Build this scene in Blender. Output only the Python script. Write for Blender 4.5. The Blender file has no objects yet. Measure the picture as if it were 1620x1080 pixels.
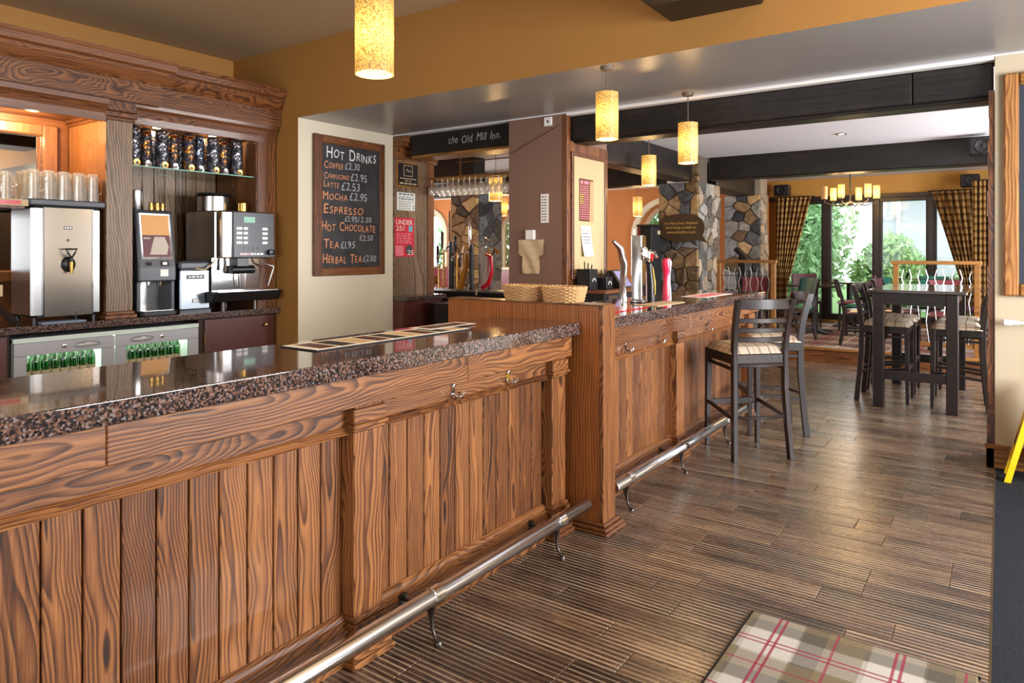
import bpy, math, random
from mathutils import Vector, Matrix
R = random.Random(7)
PI = math.pi
S = bpy.context.scene
C = S.collection

# ------------------------------------------------------------------ camera, world, lights
cam_d = bpy.data.cameras.new('camera'); cam = bpy.data.objects.new('camera', cam_d); C.objects.link(cam)
cam_d.sensor_width = 36.0; cam_d.lens = 36.0 * 1105 / 1620
cam_d.shift_y = -(540 - 399) / 1620
cam_d.clip_start = 0.05; cam_d.clip_end = 200
cam.location = (0, 0, 1.45)
cam.rotation_euler = (PI / 2, 0, math.atan(780 / 1105))
S.camera = cam
S.view_settings.view_transform = 'Standard'; S.view_settings.look = 'None'
S.view_settings.gamma = 1.0; S.view_settings.use_curve_mapping = False
S.view_settings.exposure = 0.22
S.cycles.max_bounces = 8; S.cycles.diffuse_bounces = 4; S.cycles.glossy_bounces = 4
S.cycles.transmission_bounces = 6; S.cycles.transparent_max_bounces = 16
S.cycles.caustics_reflective = False; S.cycles.caustics_refractive = False
S.cycles.sample_clamp_indirect = 6.0
S.cycles.use_denoising = True

world = bpy.data.worlds.new('overcast_sky'); S.world = world; world.use_nodes = True
wb = world.node_tree.nodes['Background']; wb.inputs[0].default_value = (0.86, 0.93, 1.0, 1); wb.inputs[1].default_value = 3.4

def area(name, loc, rot, sx, sy, power, col=(1, 1, 1)):
    d = bpy.data.lights.new(name, 'AREA'); d.shape = 'RECTANGLE'; d.size = sx; d.size_y = sy
    d.energy = power; d.color = col
    o = bpy.data.objects.new(name, d); C.objects.link(o); o.location = loc; o.rotation_euler = rot
    return o
def point(name, loc, power, col, rad=0.05):
    d = bpy.data.lights.new(name, 'POINT'); d.energy = power; d.color = col; d.shadow_soft_size = rad
    o = bpy.data.objects.new(name, d); C.objects.link(o); o.location = loc
    return o
DAY = (0.98, 0.98, 1.0); WARM = (1.0, 0.62, 0.26)
# daylight entering through the three windows of the near room (behind and to the right of the camera)
area('window_daylight_a', (2.52, 0.35, 1.65), (0, PI / 2, 0), 1.9, 2.4, 30, DAY)
area('window_daylight_b', (2.52, 3.55, 1.65), (0, PI / 2, 0), 1.9, 2.2, 300, DAY)
area('window_daylight_c', (-2.2, -2.42, 1.65), (PI / 2, 0, 0), 4.4, 1.9, 28, DAY)
# side window of the dining room, beyond the partition wall
area('window_daylight_d', (2.52, 8.4, 1.6), (0, PI / 2, 0), 1.8, 2.6, 360, DAY)
area('window_daylight_e', (-11.9, 9.0, 1.7), (0, -PI / 2, 0), 1.6, 3.0, 260, DAY)  # added fill for the far left room; the wall here has no window

# ------------------------------------------------------------------ node helper
class G:
    def __init__(s, name):
        s.m = bpy.data.materials.new(name); s.m.use_nodes = True; s.t = s.m.node_tree
        s.b = s.t.nodes['Principled BSDF']; s.out = s.t.nodes['Material Output']
    def n(s, typ, **kw):
        nd = s.t.nodes.new(typ)
        for k, v in kw.items(): setattr(nd, k, v)
        return nd
    def put(s, sock, v):
        if hasattr(v, 'is_output'): s.t.links.new(v, sock)
        elif isinstance(v, (tuple, list)) and len(v) == 3 and sock.type == 'RGBA': sock.default_value = (*v, 1)
        else: sock.default_value = v
    def ma(s, op, a, b=None, c=None):
        nd = s.n('ShaderNodeMath', operation=op); s.put(nd.inputs[0], a)
        if b is not None: s.put(nd.inputs[1], b)
        if c is not None: s.put(nd.inputs[2], c)
        return nd.outputs[0]
    def mix(s, f, a, b, mode='MIX'):
        nd = s.n('ShaderNodeMix', data_type='RGBA', blend_type=mode)
        s.put(nd.inputs[0], f); s.put(nd.inputs[6], a); s.put(nd.inputs[7], b)
        return nd.outputs[2]
    def obj(s): return s.n('ShaderNodeTexCoord').outputs['Object']
    def pos(s): return s.n('ShaderNodeNewGeometry').outputs['Position']
    def rnd(s): return s.n('ShaderNodeObjectInfo').outputs['Random']
    def sep(s, v):
        nd = s.n('ShaderNodeSeparateXYZ'); s.put(nd.inputs[0], v); return nd.outputs
    def comb(s, x, y, z):
        nd = s.n('ShaderNodeCombineXYZ'); s.put(nd.inputs[0], x); s.put(nd.inputs[1], y); s.put(nd.inputs[2], z); return nd.outputs[0]
    def noise(s, v, sc, det=2.0, rough=0.5):
        nd = s.n('ShaderNodeTexNoise'); s.put(nd.inputs['Vector'], v); nd.inputs['Scale'].default_value = sc
        nd.inputs['Detail'].default_value = det; nd.inputs['Roughness'].default_value = rough; return nd.outputs['Fac']
    def vor(s, v, sc, what='Distance', feat='F1'):
        nd = s.n('ShaderNodeTexVoronoi', feature=feat); s.put(nd.inputs['Vector'], v); nd.inputs['Scale'].default_value = sc
        return nd.outputs[what]
    def ramp(s, f, stops, interp='LINEAR'):
        nd = s.n('ShaderNodeValToRGB'); s.put(nd.inputs[0], f); r = nd.color_ramp; r.interpolation = interp
        r.elements[0].position = stops[0][0]; r.elements[0].color = (*stops[0][1], 1)
        r.elements[1].position = stops[-1][0]; r.elements[1].color = (*stops[-1][1], 1)
        for p, c in stops[1:-1]:
            e = r.elements.new(p); e.color = (*c, 1)
        return nd.outputs[0]
    def bump(s, h, st=0.3, d=0.01):
        nd = s.n('ShaderNodeBump'); nd.inputs['Strength'].default_value = st; nd.inputs['Distance'].default_value = d
        s.put(nd.inputs['Height'], h); s.t.links.new(nd.outputs[0], s.b.inputs['Normal'])
    def set(s, col=None, rough=None, metal=None, spec=None, coat=None, emit=None, estr=None):
        b = s.b
        if col is not None: s.put(b.inputs['Base Color'], col)
        if rough is not None: s.put(b.inputs['Roughness'], rough)
        if metal is not None: s.put(b.inputs['Metallic'], metal)
        if spec is not None: s.put(b.inputs['Specular IOR Level'], spec)
        if coat is not None: b.inputs['Coat Weight'].default_value = coat; b.inputs['Coat Roughness'].default_value = 0.12
        if emit is not None: s.put(b.inputs['Emission Color'], emit); b.inputs['Emission Strength'].default_value = estr or 1
        return s.m

def srgb(r, g, b):
    f = lambda c: (c / 255 / 12.92) if c / 255 <= 0.04045 else ((c / 255 + 0.055) / 1.055) ** 2.4
    return (f(r), f(g), f(b))

def plain(name, col, rough=0.6, metal=0.0, spec=0.5, var=0.0, coat=None):
    g = G(name)
    c = col
    if var:
        f = g.noise(g.pos(), 3.5, 3)
        c = g.mix(f, tuple(x * (1 - var) for x in col), tuple(min(1, x * (1 + var)) for x in col))
    return g.set(c, rough, metal, spec, coat)

def wood(name, axis, dark, mid, light, freq=70, rough=0.42, tilt=0.09, tone=0.3, fibre=0.62, coat=None):
    g = G(name); xyz = g.sep(g.obj()); i = 'XYZ'.index(axis)
    w = xyz[i]; a = xyz[(i + 1) % 3]; b = xyz[(i + 2) % 3]
    rn = g.rnd(); r2 = g.ma('FRACT', g.ma('MULTIPLY', rn, 7.13)); r3 = g.ma('FRACT', g.ma('MULTIPLY', rn, 13.7))
    off = g.ma('MULTIPLY', rn, 43.0)
    wo = g.ma('ADD', w, off)
    n1 = g.ma('SUBTRACT', g.noise(g.comb(g.ma('MULTIPLY', a, 5.0), g.ma('MULTIPLY', b, 5.0), g.ma('MULTIPLY', wo, 1.6)), 1.0, 2), 0.5)
    n2 = g.ma('SUBTRACT', g.noise(g.comb(g.ma('MULTIPLY', wo, 1.1), g.ma('MULTIPLY', a, 3.0), off), 1.3, 2), 0.5)
    A = g.ma('ADD', g.ma('ADD', a, g.ma('MULTIPLY', g.ma('SUBTRACT', r2, 0.5), 0.11)), g.ma('MULTIPLY', n1, 0.05))
    tl = g.ma('MULTIPLY', g.ma('SUBTRACT', r3, 0.5), tilt * 2)
    B = g.ma('ADD', g.ma('ADD', b, 0.02), g.ma('ADD', g.ma('MULTIPLY', w, tl), g.ma('MULTIPLY', n2, 0.22)))
    r = g.ma('SQRT', g.ma('ADD', g.ma('MULTIPLY', A, A), g.ma('MULTIPLY', B, B)))
    s = g.ma('FRACT', g.ma('MULTIPLY', r, float(freq)))
    ring = g.ma('MULTIPLY', g.ma('POWER', s, 1.8), g.ma('SMOOTH_MIN', g.ma('MULTIPLY', g.ma('SUBTRACT', 1.0, s), 7.0), 1.0, 0.2))
    amp = g.noise(g.comb(g.ma('MULTIPLY', a, 30.0), g.ma('MULTIPLY', b, 30.0), g.ma('MULTIPLY', wo, 3.0)), 1.0, 2)
    ring = g.ma('MULTIPLY', ring, g.ma('ADD', 0.25, g.ma('MULTIPLY', amp, 1.3)))
    fib = g.ma('SUBTRACT', g.noise(g.comb(g.ma('MULTIPLY', a, 260.0), g.ma('MULTIPLY', b, 260.0), g.ma('MULTIPLY', wo, 7.0)), 1.0, 2), 0.5)
    f = g.ma('SUBTRACT', 0.88, g.ma('MULTIPLY', ring, 0.78))
    strk = g.ma('SUBTRACT', g.noise(g.comb(g.ma('MULTIPLY', a, 70.0), g.ma('MULTIPLY', b, 70.0), g.ma('MULTIPLY', wo, 2.2)), 1.0, 3, 0.6), 0.5)
    f = g.ma('ADD', f, g.ma('MULTIPLY', strk, 0.45))
    f = g.ma('ADD', f, g.ma('MULTIPLY', fib, fibre))
    f = g.ma('ADD', f, g.ma('MULTIPLY', g.ma('SUBTRACT', rn, 0.6), tone))
    col = g.ramp(f, [(0.12, dark), (0.55, mid), (1.0, light)])
    g.bump(f, 0.18, 0.002)
    return g.set(col, rough, 0, 0.45, coat)

M = {}
OAK = (srgb(36, 17, 8), srgb(100, 57, 27), srgb(158, 104, 58))
OAK2 = (srgb(34, 16, 8), srgb(92, 50, 25), srgb(140, 88, 48))
for ax in 'XYZ':
    M['oak' + ax] = wood('stained_oak_grain_' + ax.lower(), ax, *OAK, freq=110, coat=0.25)
    M['oakb' + ax] = wood('stained_oak_dark_' + ax.lower(), ax, *OAK2, freq=95, coat=0.2)
    M['dkw' + ax] = wood('dark_walnut_stain_' + ax.lower(), ax, srgb(9, 5, 4), srgb(25, 13, 10), srgb(44, 24, 17), freq=60, rough=0.4, coat=0.08)
M['boardZ'] = wood('oak_boarding', 'Z', srgb(30, 14, 7), srgb(98, 55, 26), srgb(158, 104, 58), freq=120, tone=0.34, coat=0.25)
M['post'] = wood('oak_post_orange', 'Z', srgb(70, 34, 12), srgb(134, 74, 30), srgb(168, 104, 50), freq=60, tone=0.2, tilt=0.02, coat=0.35)
M['greyoak'] = wood('grey_limed_oak', 'Z', srgb(34, 24, 18), srgb(112, 88, 66), srgb(158, 134, 108), freq=46, tilt=0.16, tone=0.3)
M['goldenZ'] = wood('golden_oak_upright', 'Z', srgb(92, 52, 20), srgb(150, 98, 50), srgb(190, 136, 78), freq=60, tone=0.2)
M['golden'] = wood('golden_oak', 'X', srgb(74, 44, 16), srgb(134, 88, 38), srgb(164, 116, 58), freq=50, tone=0.2)
M['carcass'] = plain('carcass_dark', srgb(50, 28, 16), 0.7)

def granite(name, rough):
    g = G(name); p = g.pos()
    v = g.vor(p, 170, 'Color'); vs = g.sep(v)
    n = g.noise(p, 60, 3)
    f = g.ma('ADD', g.ma('MULTIPLY', vs[0], 0.75), g.ma('MULTIPLY', n, 0.35))
    c = g.ramp(f, [(0.15, srgb(16, 14, 16)), (0.45, srgb(44, 40, 44)), (0.62, srgb(84, 62, 52)), (0.78, srgb(126, 92, 76)), (0.95, srgb(120, 116, 120))])
    return g.set(c, rough, 0, 0.6, 0.4)
M['granite'] = granite('brown_granite_polished', 0.035)
M['granite2'] = granite('brown_granite_back', 0.16)

def dark_beam():
    g = G('black_stained_beam'); p = g.obj(); f = g.noise(p, 6, 6, 0.65); x = g.sep(p)
    f2 = g.noise(g.comb(g.ma('MULTIPLY', x[0], 2.0), g.ma('MULTIPLY', x[1], 2.0), g.ma('MULTIPLY', x[2], 40.0)), 1, 3)
    f = g.ma('ADD', g.ma('MULTIPLY', f, 0.6), g.ma('MULTIPLY', f2, 0.4))
    c = g.ramp(f, [(0.3, srgb(8, 6, 6)), (0.55, srgb(26, 21, 19)), (0.75, srgb(48, 38, 32))])
    g.bump(f, 0.5, 0.01)
    return g.set(c, 0.42, 0, 0.4)
M['beam'] = dark_beam()
M['gold'] = plain('ochre_wall_paint', srgb(176, 126, 62), 0.72, var=0.04)
M['cream2'] = plain('stone_wall_paint', srgb(182, 168, 142), 0.75, var=0.03)
M['cream'] = plain('cream_wall_paint', srgb(214, 204, 182), 0.75, var=0.03)
M['soffit'] = plain('grey_satin_soffit_paint', srgb(142, 138, 134), 0.28, spec=0.55, var=0.03)
M['ceil1'] = plain('taupe_ceiling_paint', srgb(186, 160, 124), 0.7, var=0.04)
M['white'] = plain('white_ceiling_paint', srgb(222, 222, 228), 0.8)
M['whitetrim'] = plain('white_trim_paint', srgb(236, 234, 230), 0.5)
M['brownwall'] = plain('mocha_wall_paint', srgb(124, 94, 80), 0.7, var=0.04)
M['orange'] = plain('terracotta_wall_paint', srgb(190, 122, 66), 0.75, var=0.05)
M['yellowwall'] = plain('mustard_wall_paint', srgb(176, 132, 62), 0.75, var=0.05)
M['steel'] = plain('brushed_stainless_steel', (0.50, 0.50, 0.50), 0.24, 1.0)
M['railsteel'] = plain('foot_rail_steel', (0.74, 0.74, 0.75), 0.2, 1.0)
M['steel_dull'] = plain('dull_steel', (0.30, 0.33, 0.37), 0.3, 1.0)
M['chrome'] = plain('polished_chrome', (0.78, 0.78, 0.78), 0.07, 1.0)
M['brass'] = plain('aged_brass', srgb(196, 156, 84), 0.25, 1.0)
M['grey_metal'] = plain('grey_painted_metal', srgb(170, 170, 172), 0.35, 0.3)
M['blackpl'] = plain('black_plastic', srgb(22, 22, 25), 0.32)
M['greypl'] = plain('dark_grey_plastic', srgb(62, 66, 74), 0.35)
M['iron'] = plain('forged_dark_steel', srgb(84, 78, 74), 0.3, 0.9)
M['black'] = plain('matt_black', srgb(14, 13, 14), 0.7)
M['whitepl'] = plain('white_plastic', srgb(232, 232, 228), 0.4)
M['paper'] = plain('white_paper', srgb(232, 230, 224), 0.8)
M['parch'] = plain('parchment_paper', srgb(196, 172, 138), 0.85, var=0.12)
M['maroon'] = plain('maroon_laminate', srgb(86, 46, 40), 0.35)
M['red'] = plain('poster_red', srgb(206, 38, 62), 0.6)
M['pinkp'] = plain('poster_pink', srgb(226, 120, 136), 0.6)
M['redgl'] = plain('glossy_red', srgb(200, 16, 40), 0.18, coat=0.5)
M['pink'] = plain('glossy_crimson', srgb(224, 24, 74), 0.18, coat=0.5)
M['amber'] = plain('amber_tap_body', srgb(206, 138, 22), 0.25, coat=0.4)
M['yellow'] = plain('yellow_plastic', srgb(240, 196, 20), 0.4)
M['burg'] = plain('burgundy_leather', srgb(110, 40, 48), 0.3)
M['teal'] = plain('teal_leather', srgb(30, 104, 92), 0.3)
M['plum'] = plain('plum_leather', srgb(84, 54, 66), 0.22)
M['chalkw'] = plain('white_chalk', srgb(226, 226, 228), 0.95)
M['chalko'] = plain('orange_chalk', srgb(222, 150, 104), 0.95)
M['goldp'] = plain('gold_lettering', srgb(226, 180, 92), 0.6)
M['bubble'] = plain('dark_brown_sign_board', srgb(66, 48, 26), 0.55)
M['cord'] = plain('grey_cord', srgb(96, 84, 72), 0.6)
M['wicker'] = plain('woven_willow', srgb(200, 160, 112), 0.65, var=0.25)
M['concrete'] = plain('grout', srgb(196, 182, 160), 0.85)

def slate():
    g = G('chalkboard_slate'); f = g.noise(g.obj(), 5, 5, 0.6)
    return g.set(g.ramp(f, [(0.3, srgb(28, 29, 33)), (0.7, srgb(58, 58, 62))]), 0.6)
M['slate'] = slate()
def mirror():
    g = G('mirror_silver'); return g.set((0.9, 0.9, 0.9), 0.01, 1.0)
M['mirror'] = mirror()
def thin_glass(name, tint, fr=0.5, base=0.06):
    g = G(name); t = g.n('ShaderNodeBsdfTransparent'); t.inputs[0].default_value = (*tint, 1)
    gl = g.n('ShaderNodeBsdfGlossy'); gl.inputs['Roughness'].default_value = 0.03
    lw = g.n('ShaderNodeLayerWeight'); lw.inputs[0].default_value = fr
    mx = g.n('ShaderNodeMixShader'); f = g.ma('ADD', g.ma('MULTIPLY', lw.outputs['Facing'], 0.75), base)
    g.put(mx.inputs[0], f); g.t.links.new(t.outputs[0], mx.inputs[1]); g.t.links.new(gl.outputs[0], mx.inputs[2])
    g.t.links.new(mx.outputs[0], g.out.inputs[0]); return g.m
def frosted_glow_glass(name, tint, diff, amt):  # faint frosting mixed in, mainly painting the glow of lit glass into it
    m = thin_glass(name, tint, 0.55, 0.14); t = m.node_tree; out = t.nodes['Material Output']; src = out.inputs[0].links[0].from_socket
    d = t.nodes.new('ShaderNodeBsdfTranslucent'); d.inputs[0].default_value = (*diff, 1); d2 = t.nodes.new('ShaderNodeBsdfDiffuse'); d2.inputs[0].default_value = (*diff, 1)
    a = t.nodes.new('ShaderNodeAddShader'); t.links.new(d.outputs[0], a.inputs[0]); t.links.new(d2.outputs[0], a.inputs[1])
    mx = t.nodes.new('ShaderNodeMixShader'); mx.inputs[0].default_value = amt; t.links.new(src, mx.inputs[1]); t.links.new(a.outputs[0], mx.inputs[2]); t.links.new(mx.outputs[0], out.inputs[0]); return m
M['pane'] = thin_glass('window_glass', (0.97, 0.99, 0.98), 0.15, 0.02)
M['glass'] = frosted_glow_glass('clear_drinking_glass', (0.95, 0.94, 0.92), (0.8, 0.78, 0.74), 0.16)
M['tankard'] = frosted_glow_glass('worn_tankard_glass', (0.95, 0.94, 0.92), (0.8, 0.76, 0.7), 0.09)
M['shelfglass'] = thin_glass('green_edged_shelf_glass', (0.78, 0.9, 0.86), 0.5, 0.08)
M['greenglass'] = thin_glass('green_bottle_glass', (0.10, 0.42, 0.12), 0.45, 0.10)

def shade_mat(name, strength, speck=70):
    g = G(name); p = g.obj(); z = g.sep(p)[2]
    sp = g.noise(p, speck, 3, 0.7)
    mask = g.ramp(sp, [(0.40, (0.20, 0.07, 0.01)), (0.50, (0.90, 0.40, 0.05)), (0.60, (1.0, 0.62, 0.14))])
    core = g.ma('MAXIMUM', g.ma('SUBTRACT', 1.0, g.ma('MULTIPLY', g.ma('ABSOLUTE', g.ma('ADD', z, 0.01)), 7.0)), 0.0)
    st = g.ma('ADD', 0.75, g.ma('MULTIPLY', g.ma('POWER', core, 1.6), strength))
    g.set((0.30, 0.18, 0.07), 0.3, emit=mask, estr=1.0)
    g.put(g.b.inputs['Emission Strength'], st)
    return g.m
M['shade'] = shade_mat('speckled_amber_glass_shade', 3.0, 110)
M['shade_s'] = shade_mat('small_amber_glass_shade', 6.0, 120)
M['shade_off'] = plain('unlit_amber_glass_shade', srgb(196, 150, 104), 0.3)
def emit(name, col, st):
    g = G(name); return g.set((0, 0, 0), 0.5, emit=col, estr=st)
M['lamp'] = emit('lit_lamp', (1, 0.82, 0.5), 14)
M['tube'] = emit('fridge_light_tube', (0.95, 1.0, 0.92), 5)
M['lcd'] = emit('green_display', (0.45, 0.8, 0.6), 0.7)

def tartan(name, base, rules, use='obj', rough=0.95, axes=(0, 1), fuzz=0.25):
    """rules: (axis 0/1, period, start, end, colour, opacity)"""
    g = G(name); p = g.obj() if use == 'obj' else g.pos(); xyz = g.sep(p); c = base
    for ax, per, a, b, col, op in rules:
        f = g.ma('FRACT', g.ma('DIVIDE', g.ma('ADD', xyz[axes[ax]], 50.0), per))
        mk = g.ma('MULTIPLY', g.ma('GREATER_THAN', f, a), g.ma('LESS_THAN', f, b))
        c = g.mix(g.ma('MULTIPLY', mk, op), c, col)
    nz = g.noise(g.pos(), 260, 3, 0.7)
    c = g.mix(g.ma('MULTIPLY', nz, fuzz * 2), c, (0.02, 0.02, 0.02))
    g.bump(nz, 0.5, 0.004)
    return g.set(c, rough, 0, 0.1)

# ------------------------------------------------------------------ geometry helper
class MB:
    def __init__(s): s.v = []; s.f = []; s.mi = []
    def add(s, vs, fs, mi=0):
        k = len(s.v); s.v += [tuple(v) for v in vs]; s.f += [tuple(i + k for i in f) for f in fs]; s.mi += [mi] * len(fs); return s
    def box(s, x0, x1, y0, y1, z0, z1, mi=0):
        return s.add([(x0, y0, z0), (x1, y0, z0), (x1, y1, z0), (x0, y1, z0), (x0, y0, z1), (x1, y0, z1), (x1, y1, z1), (x0, y1, z1)],
                     [(0, 3, 2, 1), (4, 5, 6, 7), (0, 1, 5, 4), (1, 2, 6, 5), (2, 3, 7, 6), (3, 0, 4, 7)], mi)
    def prism(s, poly, axis, a0, a1, mi=0):
        """poly: 2-D points in the two other axes (order y,z / x,z / x,y), extruded from a0 to a1 along axis"""
        n = len(poly)
        def mk(p, a): return {'X': (a, p[0], p[1]), 'Y': (p[0], a, p[1]), 'Z': (p[0], p[1], a)}[axis]
        vs = [mk(p, a0) for p in poly] + [mk(p, a1) for p in poly]
        ar = sum(poly[i][0] * poly[(i + 1) % n][1] - poly[(i + 1) % n][0] * poly[i][1] for i in range(n))
        fs = [(i, (i + 1) % n, n + (i + 1) % n, n + i) for i in range(n)] + [tuple(range(n - 1, -1, -1)), tuple(range(n, 2 * n))]
        if (ar < 0) != (axis == 'Y'): fs = [f[::-1] for f in fs]
        return s.add(vs, fs, mi)
    def tube(s, pts, r, n=10, mi=0, caps=True, flat=1.0):
        pts = [Vector(p) for p in pts]; m = len(pts); rs = r if isinstance(r, (list, tuple)) else [r] * m
        vs = []; up = None
        for i, p in enumerate(pts):
            t = (pts[min(i + 1, m - 1)] - pts[max(i - 1, 0)]).normalized()
            if up is None or abs(up.dot(t)) > 0.98: up = Vector((0, 0, 1)) if abs(t.z) < 0.9 else Vector((1, 0, 0))
            a = t.cross(up).normalized(); b = a.cross(t).normalized(); up = b
            for k in range(n):
                q = 2 * PI * k / n; vs.append(p + a * math.cos(q) * rs[i] + b * math.sin(q) * rs[i] * flat)
        fs = [(i * n + k, i * n + (k + 1) % n, (i + 1) * n + (k + 1) % n, (i + 1) * n + k) for i in range(m - 1) for k in range(n)]
        if caps: fs += [tuple(range(n - 1, -1, -1)), tuple((m - 1) * n + k for k in range(n))]
        return s.add(vs, fs, mi)
    def lathe(s, prof, c=(0, 0, 0), n=16, mi=0, ax='Z', caps=True, sx=1.0, sy=1.0):
        vs = []
        for r, z in prof:
            for k in range(n):
                q = 2 * PI * k / n; x, y = r * math.cos(q) * sx, r * math.sin(q) * sy
                if ax == 'Z': vs.append((c[0] + x, c[1] + y, c[2] + z))
                elif ax == 'X': vs.append((c[0] + z, c[1] + x, c[2] + y))
                else: vs.append((c[0] + y, c[1] + z, c[2] + x))
        m = len(prof)
        fs = [(i * n + k, i * n + (k + 1) % n, (i + 1) * n + (k + 1) % n, (i + 1) * n + k) for i in range(m - 1) for k in range(n)]
        if caps: fs += [tuple(range(n - 1, -1, -1)), tuple((m - 1) * n + k for k in range(n))]
        return s.add(vs, fs, mi)
    def bar(s, p, q, w, d, up=(0, 0, 1), mi=0, w1=None, d1=None):
        """square-section bar from p to q; w across, d along 'up' projected"""
        p, q = Vector(p), Vector(q); t = (q - p).normalized(); u = Vector(up)
        if abs(u.dot(t)) > 0.98: u = Vector((1, 0, 0))
        a = t.cross(u).normalized(); b = a.cross(t).normalized(); vs = []
        for P_, ww, dd in ((p, w, d), (q, w1 or w, d1 or d)):
            for i, j in ((-1, -1), (1, -1), (1, 1), (-1, 1)): vs.append(P_ + a * i * ww / 2 + b * j * dd / 2)
        return s.add(vs, [(3, 2, 1, 0), (4, 5, 6, 7), (0, 1, 5, 4), (1, 2, 6, 5), (2, 3, 7, 6), (3, 0, 4, 7)], mi)
    def post(s, pts, w, d):
        """upright of rectangular plan section w x d swept through pts"""
        n = len(pts); vs = [(p[0] + i * w / 2, p[1] + j * d / 2, p[2]) for p in pts for i, j in ((-1, -1), (1, -1), (1, 1), (-1, 1))]
        fs = [(k * 4 + i, k * 4 + (i + 1) % 4, k * 4 + 4 + (i + 1) % 4, k * 4 + 4 + i) for k in range(n - 1) for i in range(4)]
        return s.add(vs, fs + [(3, 2, 1, 0), tuple((n - 1) * 4 + i for i in range(4))])
    def grid(s, fn, nu, nv, mi=0, closed=False):
        vs = [fn(i / nu, j / nv) for j in range(nv + 1) for i in range(nu + 1)]; w = nu + 1
        return s.add(vs, [(j * w + i, j * w + i + 1, (j + 1) * w + i + 1, (j + 1) * w + i) for j in range(nv) for i in range(nu)], mi)
    def mesh(s, name, mats, smooth=False, c=(0, 0, 0), pick=None):
        me = bpy.data.meshes.new(name)
        me.from_pydata([(v[0] - c[0], v[1] - c[1], v[2] - c[2]) for v in s.v], [], s.f)
        for m in (mats if isinstance(mats, (list, tuple)) else [mats]): me.materials.append(m)
        if any(s.mi): me.polygons.foreach_set('material_index', s.mi)
        if pick:
            for p in me.polygons: p.material_index = pick(p.normal)
        if smooth:
            me.polygons.foreach_set('use_smooth', [True] * len(me.polygons)); me.set_sharp_from_angle(angle=math.radians(38))
        me.update(); return me
    def build(s, name, mats, parent=None, smooth=False, bev=0, origin=None, pick=None, seg=1):
        if origin is None:
            lo = [min(v[i] for v in s.v) for i in range(3)]; hi = [max(v[i] for v in s.v) for i in range(3)]
            origin = [(lo[i] + hi[i]) / 2 for i in range(3)]
        o = bpy.data.objects.new(name, s.mesh(name, mats, smooth, origin, pick)); C.objects.link(o)
        pl = Vector((0, 0, 0)); q = parent
        while q is not None: pl += q.location; q = q.parent
        o.location = Vector(origin) - pl; o.parent = parent
        if bev:
            m = o.modifiers.new('bevel', 'BEVEL'); m.width = bev; m.segments = seg; m.limit_method = 'ANGLE'; m.angle_limit = math.radians(35)
        return o

def tag(o, label=None, cat=None, group=None, kind=None):
    if label: o['label'] = label
    if cat: o['category'] = cat
    if group: o['group'] = group
    if kind: o['kind'] = kind
    return o
def thing(name, loc, label, cat, group=None):
    o = bpy.data.objects.new(name, None); C.objects.link(o); o.location = loc; o.empty_display_size = 0.1
    return tag(o, label, cat, group)
def struct(o): return tag(o, kind='structure')
def box(name, mat, x0, x1, y0, y1, z0, z1, parent=None, bev=0, **k):
    return MB().box(x0, x1, y0, y1, z0, z1).build(name, mat, parent, bev=bev, **k)
def copy_tree(o, parent=None, depth=0):
    c = o.copy(); C.objects.link(c); c.parent = parent
    for ch in list(o.children): copy_tree(ch, c, depth + 1)
    return c
def place(proto, used, loc, rz, label, group=None):
    o = proto if not used else copy_tree(proto)
    o.location = loc; o.rotation_euler = (0, 0, rz); o['label'] = label
    if group: o['group'] = group
    return o
def inst(o, parent, loc):
    c = o.copy(); C.objects.link(c); c.parent = parent; c.location = loc; return c

_fc = {}
def glyphs(body):
    """mesh data of a text line at size 1: list of (verts, faces), width"""
    if body in _fc: return _fc[body]
    cu = bpy.data.curves.new('t', 'FONT'); cu.body = body; cu.resolution_u = 3
    o = bpy.data.objects.new('t', cu); C.objects.link(o)
    dg = bpy.context.evaluated_depsgraph_get(); me = bpy.data.meshes.new_from_object(o.evaluated_get(dg))
    vs = [v.co.copy() for v in me.vertices]; fs = [tuple(p.vertices) for p in me.polygons]
    bpy.data.objects.remove(o); bpy.data.meshes.remove(me); bpy.data.curves.remove(cu)
    _fc[body] = (vs, fs); return _fc[body]
def lettering(mb, body, org, right, up, width, height, mi=0, chalk=False):
    """flat lettering filling width x height from its lower left corner org"""
    right, up = Vector(right), Vector(up); org = Vector(org)
    if not chalk:
        vs, fs = glyphs(body)
        if not vs: return
        x0 = min(v.x for v in vs); x1 = max(v.x for v in vs); y0 = min(v.y for v in vs); y1 = max(v.y for v in vs)
        mb.add([org + right * ((v.x - x0) / (x1 - x0) * width) + up * ((v.y - max(y0, -0.3)) / max(0.01, y1 - y0) * height) for v in vs], fs, mi); return
    units = []; tot = 0; first = True
    for ch in body:
        if ch == ' ': tot += 0.45; first = True; units.append((ch, tot)); continue
        vs, fs = glyphs(ch); sc = 1.0 if (first or not ch.isalpha() or not body.isupper()) else 0.74
        x0 = min(v.x for v in vs); x1 = max(v.x for v in vs)
        units.append((ch, tot, sc, x0)); tot += (x1 - x0) * sc + 0.13; first = False
    k = width / tot
    for u in units:
        if u[0] == ' ': continue
        ch, px, sc, x0 = u; vs, fs = glyphs(ch); a = R.uniform(-0.09, 0.09); dz = R.uniform(-0.03, 0.06)
        pts = []
        for v in vs:
            x = (v.x - x0) * sc; y = v.y * sc * R.uniform(0.985, 1.015); x2 = x + y * (a + 0.05); y2 = y + x * a + dz
            pts.append(org + right * ((px + x2) * k) + up * (y2 / 0.73 * height))
        mb.add(pts, fs, mi)

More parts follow.
